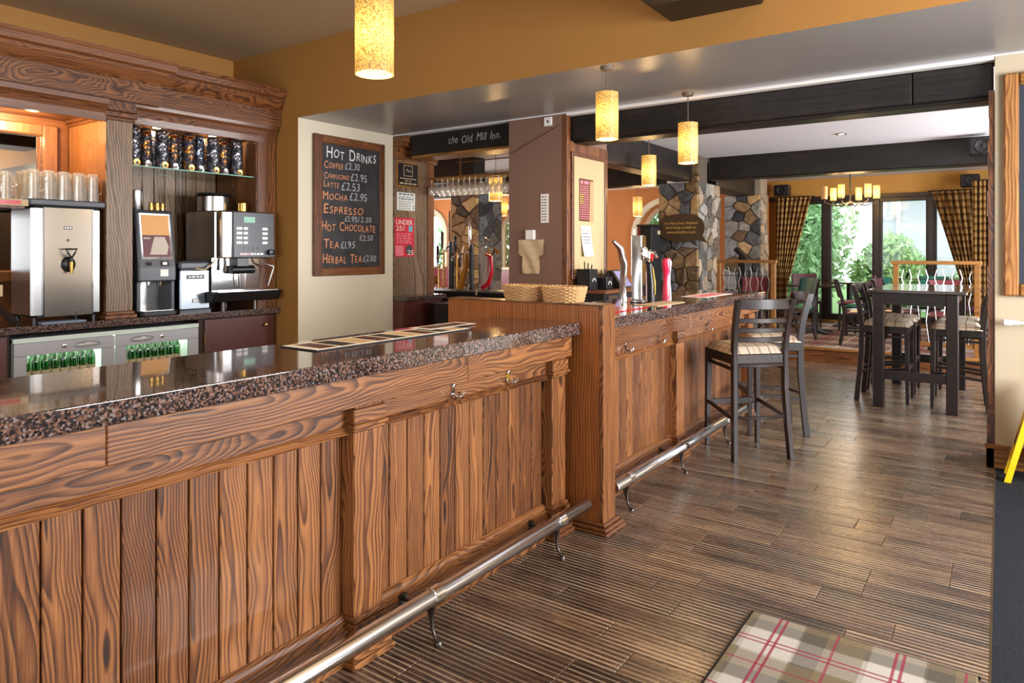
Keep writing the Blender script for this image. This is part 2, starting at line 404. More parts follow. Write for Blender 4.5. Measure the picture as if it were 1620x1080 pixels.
def printed(mb, org, right, up, width, height, n=5, mi=0, r=random.Random(3)):
    """one line of print too small to read: word-length dashes"""
    right, up, org = Vector(right), Vector(up), Vector(org); ws = [r.uniform(0.6, 1.6) for _ in range(n)]; k = width / (sum(ws) + 0.35 * (n - 1)); x = 0
    for w in ws:
        a = org + right * x; mb.add([a, a + right * w * k, a + right * w * k + up * height, a + up * height], [(0, 1, 2, 3)], mi); x += (w + 0.35) * k

def stones(parent, face, u0, u1, v0, v1, size, mats, depth=(0.015, 0.05), seed=1, gap=0.006, name='stone'):
    """irregular stones laid over a rectangle; face maps (u, v, d) to world"""
    r = random.Random(seed); pts = []
    nu = max(1, round((u1 - u0) / size)); nv = max(1, round((v1 - v0) / (size * 0.8)))
    for j in range(nv):
        for i in range(nu):
            pts.append((u0 + (i + 0.5 + r.uniform(-0.42, 0.42) + (0.25 if j % 2 else -0.25)) * (u1 - u0) / nu, v0 + (j + 0.5 + r.uniform(-0.42, 0.42)) * (v1 - v0) / nv))
    pts = [p for p in pts if u0 < p[0] < u1]
    def clip(poly, px, py, nx, ny):
        out = []
        for i in range(len(poly)):
            a, b = poly[i], poly[(i + 1) % len(poly)]
            da = (a[0] - px) * nx + (a[1] - py) * ny; db = (b[0] - px) * nx + (b[1] - py) * ny
            if da <= 0: out.append(a)
            if (da < 0 < db) or (db < 0 < da):
                t = da / (da - db); out.append((a[0] + (b[0] - a[0]) * t, a[1] + (b[1] - a[1]) * t))
        return out
    for i, p in enumerate(pts):
        poly = [(u0, v0), (u1, v0), (u1, v1), (u0, v1)]
        for j, q in enumerate(pts):
            if i == j or abs(q[0] - p[0]) > size * 4 or abs(q[1] - p[1]) > size * 4: continue
            dx, dy = q[0] - p[0], q[1] - p[1]; L = math.hypot(dx, dy)
            if L < 1e-4: continue
            nx, ny = dx / L, dy / L
            poly = clip(poly, (p[0] + q[0]) / 2 - nx * gap, (p[1] + q[1]) / 2 - ny * gap, nx, ny)
            if len(poly) < 3: break
        if len(poly) < 3: continue
        cx = sum(a[0] for a in poly) / len(poly); cy = sum(a[1] for a in poly) / len(poly)
        d = r.uniform(*depth); n = len(poly); sh = 0.8 + 0.1 * r.random()
        lo = [face(a[0], a[1], -0.01) for a in poly]; md = [face(a[0], a[1], d * 0.6) for a in poly]
        hi = [face(cx + (a[0] - cx) * sh, cy + (a[1] - cy) * sh, d * r.uniform(0.85, 1.15)) for a in poly]
        m = MB(); fs = []
        for k in range(n):
            k2 = (k + 1) % n; fs += [(k, k2, n + k2, n + k), (n + k, n + k2, 2 * n + k2, 2 * n + k)]
        fs.append(tuple(range(2 * n, 3 * n)))
        m.add(lo + md + hi, fs); m.build(name, r.choice(mats), parent)

def stone_mat(name, c1, c2):
    g = G(name); p = g.pos(); rn = g.rnd()
    f = g.ma('ADD', g.ma('MULTIPLY', g.noise(p, 14, 5, 0.7), 0.8), g.ma('MULTIPLY', g.ma('SUBTRACT', rn, 0.5), 0.5))
    c = g.ramp(f, [(0.2, tuple(x * 0.35 for x in c1)), (0.45, c1), (0.75, c2)])
    g.bump(g.noise(p, 40, 5, 0.7), 0.8, 0.02)
    return g.set(c, 0.85)
ST_W = [stone_mat('warm_sandstone', srgb(140, 112, 80), srgb(204, 174, 130)), stone_mat('brown_fieldstone', srgb(110, 90, 72), srgb(170, 144, 114)), stone_mat('tan_fieldstone', srgb(164, 130, 86), srgb(214, 182, 128))]
ST_G = [stone_mat('grey_granite_stone', srgb(100, 102, 106), srgb(160, 162, 166)), stone_mat('dark_whin_stone', srgb(72, 74, 80), srgb(128, 130, 136)), stone_mat('pale_grey_stone', srgb(120, 118, 114), srgb(178, 174, 168))]
ST_LIT = [stone_mat('pale_pointed_stone', srgb(136, 126, 114), srgb(190, 180, 166)), stone_mat('buff_stone', srgb(146, 128, 106), srgb(190, 172, 146))]  # paler stones for right-hand faces, window light put into their colour
M['tabletop'] = plain('polished_dark_tabletop', srgb(58, 38, 28), 0.14, coat=0.6, var=0.3)
M['mortar'] = plain('dark_mortar', srgb(92, 80, 68), 0.95, var=0.2)
M['mortarp'] = plain('pale_mortar', srgb(150, 142, 130), 0.95, var=0.2)

# ------------------------------------------------------------------ the setting
XW, YG, YB, ZS, ZC, ZC2 = -6.81, 4.43, 5.74, 2.785, 3.51, 2.775   # left wall, ochre wall plane, back of header, soffit, near ceiling, far ceiling
floor = struct(box('floor', M['concrete'], XW, 2.6, -2.5, 9.85, -0.12, -0.006))
struct(box('floor', M['concrete'], -12, XW, 5.7, 12.5, -0.12, -0.006)); struct(box('floor', M['concrete'], XW, -3.4, 9.85, 12.5, -0.12, -0.006))

def plank_mat():
    g = G('ribbed_wood_effect_plank'); xyz = g.sep(g.obj()); rn = g.rnd()
    off = g.ma('MULTIPLY', rn, 60.0); x = g.ma('ADD', xyz[0], off)
    warp = g.ma('SUBTRACT', g.noise(g.comb(g.ma('MULTIPLY', x, 1.5), g.ma('MULTIPLY', xyz[1], 14.0), off), 1.0, 2), 0.5)
    ribs = g.ma('SINE', g.ma('MULTIPLY', g.ma('ADD', xyz[1], g.ma('MULTIPLY', warp, 0.008)), 2 * PI / 0.0258))
    rb = g.ma('SMOOTH_MAX', g.ma('SUBTRACT', ribs, 0.45), 0.0, 0.2)
    fade = g.noise(g.comb(g.ma('MULTIPLY', x, 1.3), g.ma('MULTIPLY', xyz[1], 9.0), off), 1.0, 3)
    fade = g.ma('ADD', 0.15, g.ma('MULTIPLY', g.ma('MAXIMUM', g.ma('SUBTRACT', fade, 0.34), 0.0), 5.0))
    rb = g.ma('MINIMUM', g.ma('MULTIPLY', rb, fade), 1.0)
    grain = g.noise(g.comb(g.ma('MULTIPLY', x, 3.0), g.ma('MULTIPLY', xyz[1], 120.0), off), 1.0, 5, 0.65)
    blot = g.noise(g.comb(g.ma('MULTIPLY', x, 4.0), g.ma('MULTIPLY', xyz[1], 16.0), off), 1.0, 4, 0.7)
    f = g.ma('ADD', g.ma('ADD', g.ma('MULTIPLY', grain, 0.55), g.ma('MULTIPLY', blot, 0.45)), g.ma('MULTIPLY', g.ma('SUBTRACT', rn, 0.5), 0.16))
    c = g.ramp(f, [(0.34, srgb(26, 21, 20)), (0.47, srgb(70, 52, 41)), (0.60, srgb(108, 82, 63)), (0.78, srgb(150, 124, 98))])
    dk = g.ma('SMOOTH_MAX', g.ma('SUBTRACT', g.ma('MULTIPLY', ribs, -1.0), 0.0), 0.0, 0.2)
    brk = g.noise(g.comb(g.ma('MULTIPLY', x, 9.0), g.ma('MULTIPLY', xyz[1], 30.0), off), 1.0, 4, 0.7)
    brk = g.ma('MINIMUM', g.ma('MULTIPLY', g.ma('MAXIMUM', g.ma('SUBTRACT', brk, 0.36), 0.0), 4.5), 1.0)
    c = g.mix(g.ma('MINIMUM', g.ma('MULTIPLY', g.ma('MULTIPLY', dk, brk), 0.85), 0.85), c, srgb(30, 27, 28))
    c = g.mix(g.ma('MULTIPLY', rb, 0.75), c, srgb(204, 182, 150))
    g.bump(g.ma('ADD', g.ma('MULTIPLY', ribs, -0.5), f), 0.12, 0.002)
    return g.set(c, g.ma('ADD', 0.17, g.ma('MULTIPLY', blot, 0.2)), 0, 0.7)
M['plank'] = plank_mat()
_pl = {}
def plank(x0, x1, y0):
    L = round(x1 - x0 - 0.004, 3)
    if L not in _pl:
        m = MB(); h, w, b = 0.006, 0.0752, 0.002; l = L / 2
        m.add([(-l, -w, -h), (l, -w, -h), (l, w, -h), (-l, w, -h), (-l, -w, h - b), (l, -w, h - b), (l, w, h - b), (-l, w, h - b), (-l + b, -w + b, h), (l - b, -w + b, h), (l - b, w - b, h), (-l + b, w - b, h)],
              [(0, 1, 5, 4), (1, 2, 6, 5), (2, 3, 7, 6), (3, 0, 4, 7), (4, 5, 9, 8), (5, 6, 10, 9), (6, 7, 11, 10), (7, 4, 8, 11), (8, 9, 10, 11)])
        _pl[L] = m.mesh('plank', M['plank'])
    o = bpy.data.objects.new('plank', _pl[L]); C.objects.link(o); o.parent = floor
    o.location = Vector(((x0 + x1) / 2, y0 + 0.0775, -0.006)) - floor.location
row = 0; y = 1.40
while y < 9.80:
    xa = -2.0 if y < 6.5 else -3.7; xb = -0.0535 + (5.70 - y - 0.155) * 0.04 / 8.2 - 0.003 if y < 5.58 else 0.4
    x = xa - R.choice([0.0, 0.15, 0.3, 0.45, 0.6])
    while x < xb - 0.01:
        nx = min(x + 0.75, xb); s0 = max(x, xa)
        if nx - s0 > 0.04: plank(s0, nx, y)
        x += 0.75
    y += 0.155; row += 1
struct(box('floor', M['oakbX'], 0.4, 2.6, 5.6, 9.85, -0.006, 0.0))

# walls of the near room
struct(box('wall_left', M['gold'], XW - 0.15, XW, -2.5, YG, 0, ZC))
struct(MB().box(XW, -5.72, YG, YB, 0, ZC).build('wall_pier', [M['gold'], M['cream'], M['brownwall']], pick=lambda n: 1 if n.x > 0.5 else 0))
struct(MB().box(-5.72, 2.6, YG, YB, ZS, ZC).build('wall_header', [M['gold'], M['soffit'], M['white']], pick=lambda n: 1 if n.z < -0.5 else (2 if n.y > 0.5 else 0)))
struct(box('ceiling', M['ceil1'], XW - 0.15, 2.75, -2.65, YG, ZC, ZC + 0.1))
def win_wall(name, mat, axis, c0, c1, a0, a1, z1, wins):
    """wall slab with window openings: axis = slab normal, wins = (lo, hi, zlo, zhi) along the wall"""
    m = MB()
    def bx(l, h, zl, zh):
        if axis == 'X': m.box(c0, c1, l, h, zl, zh)
        else: m.box(l, h, c0, c1, zl, zh)
    e = a0
    for l, h, zl, zh in wins:
        bx(e, l, 0, z1); bx(l, h, 0, zl); bx(l, h, zh, z1); e = h
    bx(e, a1, 0, z1)
    return struct(m.build(name, mat))
win_wall('wall_right', M['cream'], 'X', 2.6, 2.75, -2.65, 13.6, ZC, [(-0.85, 1.55, 0.7, 2.6), (2.45, 4.65, 0.7, 2.6), (7.1, 9.7, 0.7, 2.5)])
win_wall('wall_rear', M['cream'], 'Y', -2.65, -2.5, XW - 0.15, 2.75, ZC, [(-4.4, 0.0, 0.7, 2.6)])
wn = 0
def window(axis, c, lo, hi, zl, zh, n):
    global wn
    wn += 1; m = MB()
    def bx(l, h, a, b, d=0.03):
        if axis == 'X': m.box(c - d, c + d, l, h, a, b)
        else: m.box(l, h, c - d, c + d, a, b)
    bx(lo, lo + 0.06, zl, zh); bx(hi - 0.06, hi, zl, zh); bx(lo, hi, zl, zl + 0.06); bx(lo, hi, zh - 0.06, zh)
    for i in range(1, n):
        q = lo + (hi - lo) * i / n; bx(q - 0.025, q + 0.025, zl, zh)
    return struct(m.build('window_%d' % wn, M['whitetrim']))
window('X', 2.7, -0.85, 1.55, 0.7, 2.6, 3); window('X', 2.7, 2.45, 4.65, 0.7, 2.6, 3); window('X', 2.7, 7.1, 9.7, 0.7, 2.5, 3); window('Y', -2.6, -4.4, 0.0, 0.7, 2.6, 5)

# dark ceiling beam of the near room running to the ochre wall
box('ceiling_beam', M['beam'], -1.825, -1.22, -2.45, YG - 0.005, 2.985, 3.2, bev=0.01)
tag(bpy.data.objects['ceiling_beam'], 'black stained timber beam under the ceiling, meeting the ochre wall at the top', 'beam')

# cream partition at the right, its skirting and rough timber edge
struct(box('wall_partition', M['cream2'], -0.056, 2.6, YB, 6.06, 0, ZS))
sk = MB(); sk.box(-0.105, 2.6, YB - 0.03, YB + 0.002, 0, 0.13); sk.box(-0.115, 2.6, YB - 0.04, YB, 0.13, 0.155)
sk.box(-0.105, -0.057, YB - 0.03, 6.06, 0, 0.13)
struct(sk.build('baseboard_partition', M['golden'], bev=0.004))
post = MB()
for k in range(14):
    z0 = 0.155 + k * 0.171; d = R.uniform(-0.008, 0.012)
    post.box(-0.098 + d, -0.058, YB + 0.012, 6.05, z0, z0 + 0.171)
tag(post.build('timber_post', M['oakbZ']), 'rough dark timber edging on the end of the cream partition wall', 'post')

# far rooms: ceiling, walls
struct(box('ceiling', M['white'], -12.1, 2.75, YB, 13.65, ZC2, ZC2 + 0.12))
struct(box('trim_1', M['whitetrim'], -3.42, -0.06, YB, 5.82, 2.755, ZC2 + 0.01))
struct(box('wall_far_left', M['orange'], -12.25, -12.1, 5.7, 12.6, 0, ZC2))
struct(box('wall_behind_bar', M['orange'], -12.1, -6.25, YB - 0.1, YB, 0, ZC2))

def arch_wall(name, mat, y0, y1, x0, x1, z1, arches):
    m = MB(); e = x0
    for xl, xr, zb, zsp in arches:
        m.box(e, xl, y0, y1, 0, z1); m.box(xl, xr, y0, y1, 0, zb)
        cx = (xl + xr) / 2; r = (xr - xl) / 2; n = 14
        pr = [(cx - r * math.cos(PI * i / n), zsp + r * math.sin(PI * i / n)) for i in range(n + 1)]
        for i in range(n):
            (xa, za), (xb, zb2) = pr[i], pr[i + 1]
            m.add([(xa, y0, za), (xb, y0, zb2), (xb, y0, z1), (xa, y0, z1), (xa, y1, za), (xb, y1, zb2), (xb, y1, z1), (xa, y1, z1)],
                  [(0, 1, 2, 3), (7, 6, 5, 4), (1, 0, 4, 5)])
        e = xr
    m.box(e, x1, y0, y1, 0, z1)
    return struct(m.build(name, mat))
ARCH = [(-11.75, -10.75, 1.12, 1.9), (-9.3, -8.3, 1.12, 1.9), (-5.85, -4.55, 1.0, 1.75)]
arch_wall('wall_arches', M['orange'], 12.5, 12.95, -12.1, -3.6, ZC2, ARCH)
struct(box('trim_2', M['whitetrim'], -12.1, -3.6, 12.44, 12.5, 2.69, ZC2))
for xl, xr, zb, zsp in ARCH:
    cx, r = (xl + xr) / 2, (xr - xl) / 2; wn += 1
    m = MB(); n = 16
    def arc(rr, q): return (cx - rr * math.cos(q), zsp + rr * math.sin(q))
    for ro, ri, ya, yb in ((r + 0.10, r, 12.44, 12.52), (r, r - 0.07, 12.72, 12.80)):
        for i in range(n):
            a, b = arc(ro, PI * i / n), arc(ro, PI * (i + 1) / n); c_, d = arc(ri, PI * (i + 1) / n), arc(ri, PI * i / n)
            m.prism([a, b, c_, d], 'Y', ya, yb)
        for s_ in (-1, 1):
            xs = sorted((cx + s_ * ro, cx + s_ * ri)); m.box(xs[0], xs[1], ya, yb, zb, zsp)
    m.box(xl - 0.05, xr + 0.05, 12.40, 12.8, zb - 0.05, zb)
    wf = struct(m.build('window_%d' % wn, M['cream']))
    pg = MB(); poly = [(xl + 0.06, zb), (xr - 0.06, zb)] + [(cx + (r - 0.06) * math.cos(PI * i / n), zsp + (r - 0.06) * math.sin(PI * i / n)) for i in range(n + 1)]
    pg.prism(poly, 'Y', 12.755, 12.76); pg.build('pane', M['pane'], wf)
# dado below the arched windows
struct(box('trim_3', M['burg'], -12.1, -6.2, 12.46, 12.5, 0.2, 1.06))
struct(box('wall_dining_left', M['orange'], -3.75, -3.6, 12.35, 13.5, 0, ZC2))

# raised dining platform
pf = struct(box('floor', M['carcass'], -3.4, 2.6, 9.88, 13.5, -0.1, 0.19))
for i in range(4):
    struct(box('trim_4', M['oakbX'], -3.42 + i * 1.5, -3.42 + i * 1.5 + 1.496, 9.85, 9.88, 0.0, 0.165))
struct(box('trim_5', M['golden'], -3.42, 2.6, 9.83, 9.9, 0.165, 0.2, bev=0.004))
RED, CRM, GRY, BRN = srgb(138, 46, 56), srgb(206, 196, 178), srgb(120, 112, 104), srgb(120, 96, 76)
M['carpet2'] = tartan('tartan_carpet', srgb(168, 150, 136), [(0, 0.62, 0.0, 0.42, srgb(120, 84, 76), 0.6), (1, 0.62, 0.0, 0.42, srgb(120, 84, 76), 0.6), (0, 0.62, 0.18, 0.24, RED, 0.7), (1, 0.62, 0.18, 0.24, RED, 0.7), (0, 0.62, 0.68, 0.74, CRM, 0.8), (1, 0.62, 0.68, 0.74, CRM, 0.8)], 'pos', fuzz=0.12)
struct(box('floor', M['carpet2'], -3.4, 2.6, 9.9, 13.5, 0.19, 0.2))

# window wall of the dining room
WT = 2.39
struct(MB().box(-3.75, 2.6, 13.5, 13.65, WT, ZC2).box(-3.75, -3.42, 13.5, 13.65, 0, WT).box(-0.16, 2.6, 13.5, 13.65, 0, WT).box(-3.42, -0.16, 13.5, 13.65, 0, 0.26).build('wall_window', M['yellowwall']))
wn += 1; m = MB()
for a, b in ((-3.42, -3.34), (-2.70, -2.54), (-1.88, -1.725), (-1.077, -0.923), (-0.24, -0.16)):
    m.box(a, b, 13.46, 13.6, 0.26, WT); m.box(a + 0.03, b - 0.03, 13.42, 13.46, 0.26, WT)
m.box(-3.42, -0.16, 13.44, 13.6, WT - 0.07, WT); m.box(-3.42, -0.16, 13.44, 13.6, 0.26, 0.36)
wfar = struct(m.build('window_%d' % wn, M['dkwZ'], bev=0.006))
for a, b in ((-3.34, -2.70), (-2.54, -1.88), (-1.725, -1.077), (-0.923, -0.24)):
    box('pane', M['pane'], a, b, 13.53, 13.536, 0.36, WT - 0.07, parent=wfar)
struct(box('trim_6', M['dkwX'], -3.6, 0.2, 13.40, 13.5, WT, WT + 0.06))

# dark timber beams of the far rooms
def beam(x0, x1, y0, y1, z0, z1, label, parts=1):
    t = thing('timber_beam', ((x0 + x1) / 2, (y0 + y1) / 2, z0), label, 'beam')
    if parts == 1: box('beam_body', M['beam'], x0, x1, y0, y1, z0, z1, t, bev=0.014)
    else:
        xs = parts
        for a, b in zip(xs[:-1], xs[1:]): box('beam_length', M['beam'], a, b - 0.004, y0, y1, z0, z1, t, bev=0.008)
    return t
b1 = beam(-3.415, -0.062, 5.82, 6.15, 2.525, 2.755, 'long black timber beam behind the grey soffit, jointed near its right end', [-3.415, -0.55, -0.062])
box('lower_edge', M['beam'], -3.41, -0.065, 5.87, 6.10, 2.505, 2.53, b1, bev=0.006)
beam(-3.40, 0.6, 9.6, 9.9, 2.46, ZC2, 'black timber beam over the edge of the raised dining area')
beam(-3.75, -3.5, 6.60, 9.24, 2.42, ZC2, 'dark timber beam running back to the stone pillar behind the bar')
beam(-3.78, -3.45, 10.12, 12.0, 2.40, ZC2, 'dark timber beam between the two stone pillars')
beam(-9.0, -4.02, 9.34, 9.62, 2.42, ZC2, 'black timber beam above the orange wall, left of the stone pillar')
beam(-12.0, -6.0, 7.6, 7.85, 2.45, ZC2, 'black timber beam behind the hanging wine glasses')
sb = beam(-5.52, -4.10, 5.82, 6.15, 2.545, 2.775, 'black beam chalked with the name of the inn above the glass rack')
box('lower_edge', M['golden'], -5.52, -4.10, 5.84, 6.13, 2.52, 2.545, sb)
m = MB(); lettering(m, 'the Old Mill Inn.', (-4.96, 5.815, 2.625), (1, 0, 0), (0.15, 0, 1), 0.72, 0.085, chalk=True)
tag(m.build('lettering', plain('faded_chalk', srgb(160, 160, 164), 0.9), sb), kind='stuff')

# stone pillars
def pillar(name, x0, x1, y0, y1, z1, label, front, side, seed, size=0.2, core='mortar'):
    t = thing(name, ((x0 + x1) / 2, (y0 + y1) / 2, 0), label, 'pillar')
    box('core', M[core], x0, x1, y0, y1, 0, z1, t)
    stones(t, lambda u, v, d: (u, y0 - d, v), x0, x1, 0.0, z1, size, front, seed=seed)
    stones(t, lambda u, v, d: (x1 + d, u, v), y0, y1, 0.0, z1, size, side, seed=seed + 50, depth=(0.01, 0.03))
    return t
p1 = pillar('stone_pillar', -3.99, -3.42, 9.26, 10.1, 2.415, 'stone pillar behind the bar carrying the brown speech-bubble sign', ST_W + ST_G[:1], ST_LIT + ST_G[2:], 3, 0.19)
box('upper_core', M['mortar'], -3.56, -3.42, 9.28, 9.6, 2.415, ZC2, p1)
stones(p1, lambda u, v, d: (u, 9.28 - d, v), -3.56, -3.42, 2.42, ZC2, 0.11, ST_W, seed=9)
pillar('stone_pillar', -3.96, -3.36, 12.0, 12.4, 2.42, 'far stone pillar left of the curtained window', ST_G + ST_W[:1], ST_LIT, 21, 0.2)
box('stone_block', M['mortarp'], -3.56, -3.36, 12.0, 12.4, 2.42, ZC2, bpy.data.objects['stone_pillar.001'])
pillar('stone_pillar', -7.6, -7.02, 9.0, 9.62, ZC2, 'stone pillar seen beyond the hanging wine glasses', ST_W, ST_G, 31, 0.22)  # lamp-warm front and greyer side: fall of light put into stone colours

# mocha pillar at the end of the opening, with wooden side and notice board
mp = struct(MB().box(-4.09, -3.425, YB + 0.001, 6.58, 0, ZC2).build('wall_mocha_pillar', M['brownwall']))
box('corner_strip', M['oakbZ'], -3.46, -3.405, YB - 0.004, 5.80, 0, 2.76, mp, bev=0.005)
for k in range(8):
    box('panel_board', M['oakbZ'], -3.426, -3.41, 5.80 + k * 0.0975, 5.80 + k * 0.0975 + 0.094, 0, 2.52, mp, bev=0.004)

# ------------------------------------------------------------------ the bar
XA, XR, XP = -1.85, -1.90, -1.93
def hook(parent, y):
    m = MB(); m.box(-1.90, -1.894, y - 0.011, y + 0.011, 0.845, 0.905)
    m.tube([(-1.894, y, 0.885), (-1.875, y, 0.905), (-1.868, y, 0.92)], 0.005, 8)
    m.tube([(-1.894, y, 0.855), (-1.868, y, 0.842), (-1.853, y + 0.012, 0.852), (-1.85, y + 0.016, 0.868)], 0.005, 8)
    m.tube([(-1.894, y, 0.855), (-1.868, y, 0.842), (-1.853, y - 0.012, 0.852), (-1.85, y - 0.016, 0.868)], 0.005, 8)
    return m.build('coat_hook', M['chrome'], parent, smooth=True)
def pilaster(parent, y0, y1, base=True):
    m = MB(); m.box(-1.945, -1.868, y0, y1, 0.05, 0.907); o = m.build('pilaster', M['boardZ'], parent, bev=0.004)
    c = MB(); c.box(-1.945, -1.856, y0 - 0.01, y1 + 0.01, 0.845, 0.9); c.box(-1.945, -1.848, y0 - 0.016, y1 + 0.016, 0.83, 0.845); c.box(-1.945, -1.858, y0 - 0.008, y1 + 0.008, 0.815, 0.83)
    c.build('capital', M['oakY'], o, bev=0.004)
    c = MB(); c.box(-1.945, -1.858, y0 - 0.008, y1 + 0.008, 0.145, 0.165); c.box(-1.945, -1.85, y0 - 0.014, y1 + 0.014, 0.125, 0.145)
    c.build('moulding', M['oakY'], o, bev=0.004)
    c = MB(); c.box(-1.945, -1.832, y0 - 0.034, y1 + 0.034, 0, 0.022); c.box(-1.945, -1.84, y0 - 0.026, y1 + 0.026, 0.022, 0.045); c.box(-1.945, -1.852, y0 - 0.014, y1 + 0.014, 0.045, 0.062)
    c.build('plinth', M['oakY'], o, bev=0.004)
def bar_front(label, Y0, Y1, sections, pils, hooks):
    t = thing('bar_counter', (-2.1, (Y0 + Y1) / 2, 0), label, 'bar')
    box('carcass', M['carcass'], -2.34, -1.946, Y0, Y1, 0, 1.016, t)
    y = Y0; k = 0
    while y < Y1 - 0.05:                                             # fascia under the granite, in lengths
        e = min(Y1, y + 1.45); box('fascia', M['oakY'], -1.946, XA, y, e - 0.0015, 0.908, 1.0165, t, bev=0.003); y = e
    for a, b in sections:
        box('hook_rail', M['oakY'], -1.946, XR, a, b, 0.826, 0.907, t, bev=0.003)
        m = MB(); m.prism([(XP, 0.797), (-1.893, 0.805), (-1.889, 0.814), (-1.897, 0.82), (-1.889, 0.83), (-1.905, 0.838), (-1.946, 0.838), (-1.946, 0.797)], 'Y', a, b)
        m.build('upper_moulding', M['oakY'], t)
        m = MB(); m.prism([(-1.946, 0.168), (-1.925, 0.168), (-1.914, 0.16), (-1.906, 0.148), (-1.898, 0.143), (-1.898, 0.13), (-1.89, 0.124), (-1.89, 0.112), (-1.946, 0.112)], 'Y', a, b)
        m.build('lower_moulding', M['oakY'], t)
        box('skirting', M['oakbY'], -1.946, -1.902, a, b, 0.035, 0.112, t)
        m = MB(); m.prism([(-1.946, 0.05), (-1.9, 0.05), (-1.896, 0.03), (-1.888, 0.024), (-1.888, 0), (-1.946, 0)], 'Y', a, b)
        m.build('base_moulding', M['oakY'], t)
        n = round((b - a) / 0.0968); w = (b - a) / n; me = None
        for i in range(n):
            c = (XP - 0.008, a + (i + 0.5) * w, 0.482)
            if me is None:
                o = MB().box(-1.946, XP, a + i * w + 0.0024, a + (i + 1) * w - 0.0024, 0.16, 0.805).build('board', M['boardZ'], t, bev=0.003); me = o
            else: inst(me, t, me.location + Vector((0, i * w, 0)))
    for a, b in pils: pilaster(t, a, b)
    for y in hooks: hook(t, y)
    return t
bar_front('long oak boarded front of the near bar section with pilaster and chrome hooks', -0.6, 3.165, [(-0.6, 1.685), (1.82, 3.0)], [(1.685, 1.82), (3.0, 3.13)], (2.257, 2.653))
bar_front('oak boarded front of the far bar section behind the bar stools', 3.392, 6.56, [(3.392, 4.645), (4.78, 6.30)], [(4.645, 4.78), (6.30, 6.44)], (3.89, 4.372, 5.3))
def slab(name, x0, x1, y0, y1, z0, z1, mat, label, cat):
    m = MB(); r = 0.004; prof = [(x0, z0), (x1 - 0.004, z0), (x1, z0 + 0.004)]
    for i in range(5):
        q = PI / 2 * i / 4; prof.append((x1 - r + r * math.cos(q), z1 - r + r * math.sin(q)))
    prof.append((x0, z1)); m.prism(prof, 'Y', y0, y1)
    return tag(m.build(name, mat), label, cat)
slab('bar_worktop', -2.39, -1.823, -0.62, 3.203, 1.017, 1.081, M['granite'], 'polished brown granite worktop of the near bar section', 'worktop')
slab('bar_worktop', -2.52, -1.823, 3.35, 6.668, 1.017, 1.081, M['granite'], 'polished brown granite worktop of the far bar section under the beer taps', 'worktop')

dv = thing('bar_divider', (-2.2, 3.277, 0), 'tall oak divider standing between the two bar sections, baskets on top', 'partition')
box('side_panel', M['post'], -2.74, -1.716, 3.214, 3.343, 0.0, 1.172, dv, bev=0.002)
box('front_post', M['oakZ'], -1.715, -1.69, 3.212, 3.345, 0.0, 1.176, dv, bev=0.003)
box('cap', M['oakX'], -2.745, -1.716, 3.209, 3.347, 1.172, 1.178, dv)
m = MB(); m.box(-1.95, -1.646, 3.168, 3.388, 0, 0.016); m.box(-1.95, -1.656, 3.178, 3.378, 0.016, 0.034); m.box(-1.95, -1.672, 3.194, 3.362, 0.034, 0.052)
m.build('base_moulding', M['oakY'], dv, bev=0.005)

def foot_rail(label, y0, y1, ys):
    t = thing('foot_rail', (-1.735, (y0 + y1) / 2, 0), label, 'rail')
    m = MB(); n = 24
    m.lathe([(0.012, 0), (0.026, 0.004), (0.0305, 0.012), (0.0305, y1 - y0 - 0.012), (0.026, y1 - y0 - 0.004), (0.012, y1 - y0)], (-1.735, y0, 0.172), n, ax='Y')
    m.build('tube', M['railsteel'], t, smooth=True)
    for y in ys:
        b = MB(); b.lathe([(0.031, -0.026), (0.0345, -0.024), (0.0345, 0.024), (0.031, 0.026)], (-1.735, y + 0.01, 0.172), n, ax='Y', caps=False)
        o = b.build('collar', M['chrome'], t, smooth=True)
        b = MB(); b.tube([(-1.735, y, 0.142), (-1.744, y, 0.10), (-1.742, y, 0.05), (-1.725, y, 0.018), (-1.708, y, 0.008)], [0.011, 0.009, 0.007, 0.007, 0.009], 10)
        b.lathe([(0.016, 0), (0.016, 0.006), (0.01, 0.014)], (-1.712, y, 0.0), 14)
        b.tube([(-1.739, y, 0.125), (-1.77, y, 0.112), (-1.83, y, 0.118), (-1.893, y, 0.12)], [0.009, 0.006, 0.006, 0.008], 8)
        b.tube([(-1.742, y, 0.06), (-1.765, y, 0.115), (-1.79, y, 0.14)], [0.006, 0.005, 0.004], 8)
        b.lathe([(0.008, 0), (0.024, 0.002), (0.024, -0.01), (0.008, -0.012)], (-1.89, y, 0.12), 16, ax='X')
        b.build('bracket', M['iron'], t, smooth=True)
foot_rail('brushed steel foot rail along the near bar section', -0.6, 3.128, (0.17, 1.06, 1.953, 2.84))
foot_rail('brushed steel foot rail along the far bar section behind the stool legs', 3.42, 6.38, (3.592, 4.41, 5.285, 6.12))

# menu runner on the near worktop
rn = thing('menu_runner', (-2.19, 2.15, 1.0815), 'flat printed menu runner lying along the back of the near worktop', 'menu')
box('backing', M['black'], -2.30, -2.085, 1.70, 2.61, 1.0815, 1.086, rn)
box('sheet', M['paper'], -2.297, -2.088, 1.703, 2.607, 1.086, 1.0868, rn)
m = MB()
for k in range(9):
    y = 1.74 + k * 0.097; m.box(-2.275, -2.11, y, y + 0.08, 1.0868, 1.0871, k % 3)
m.build('print', [M['maroon'], M['slate'], M['parch']], rn)
rn2 = thing('menu_card', (-2.27, 2.63, 1.0815), 'second menu card lying on the worktop beside the oak divider', 'menu')
box('card', M['paper'], -2.33, -2.20, 2.45, 2.80, 1.0872, 1.0885, rn2); box('print', M['maroon'], -2.31, -2.22, 2.48, 2.77, 1.0885, 1.0888, rn2)

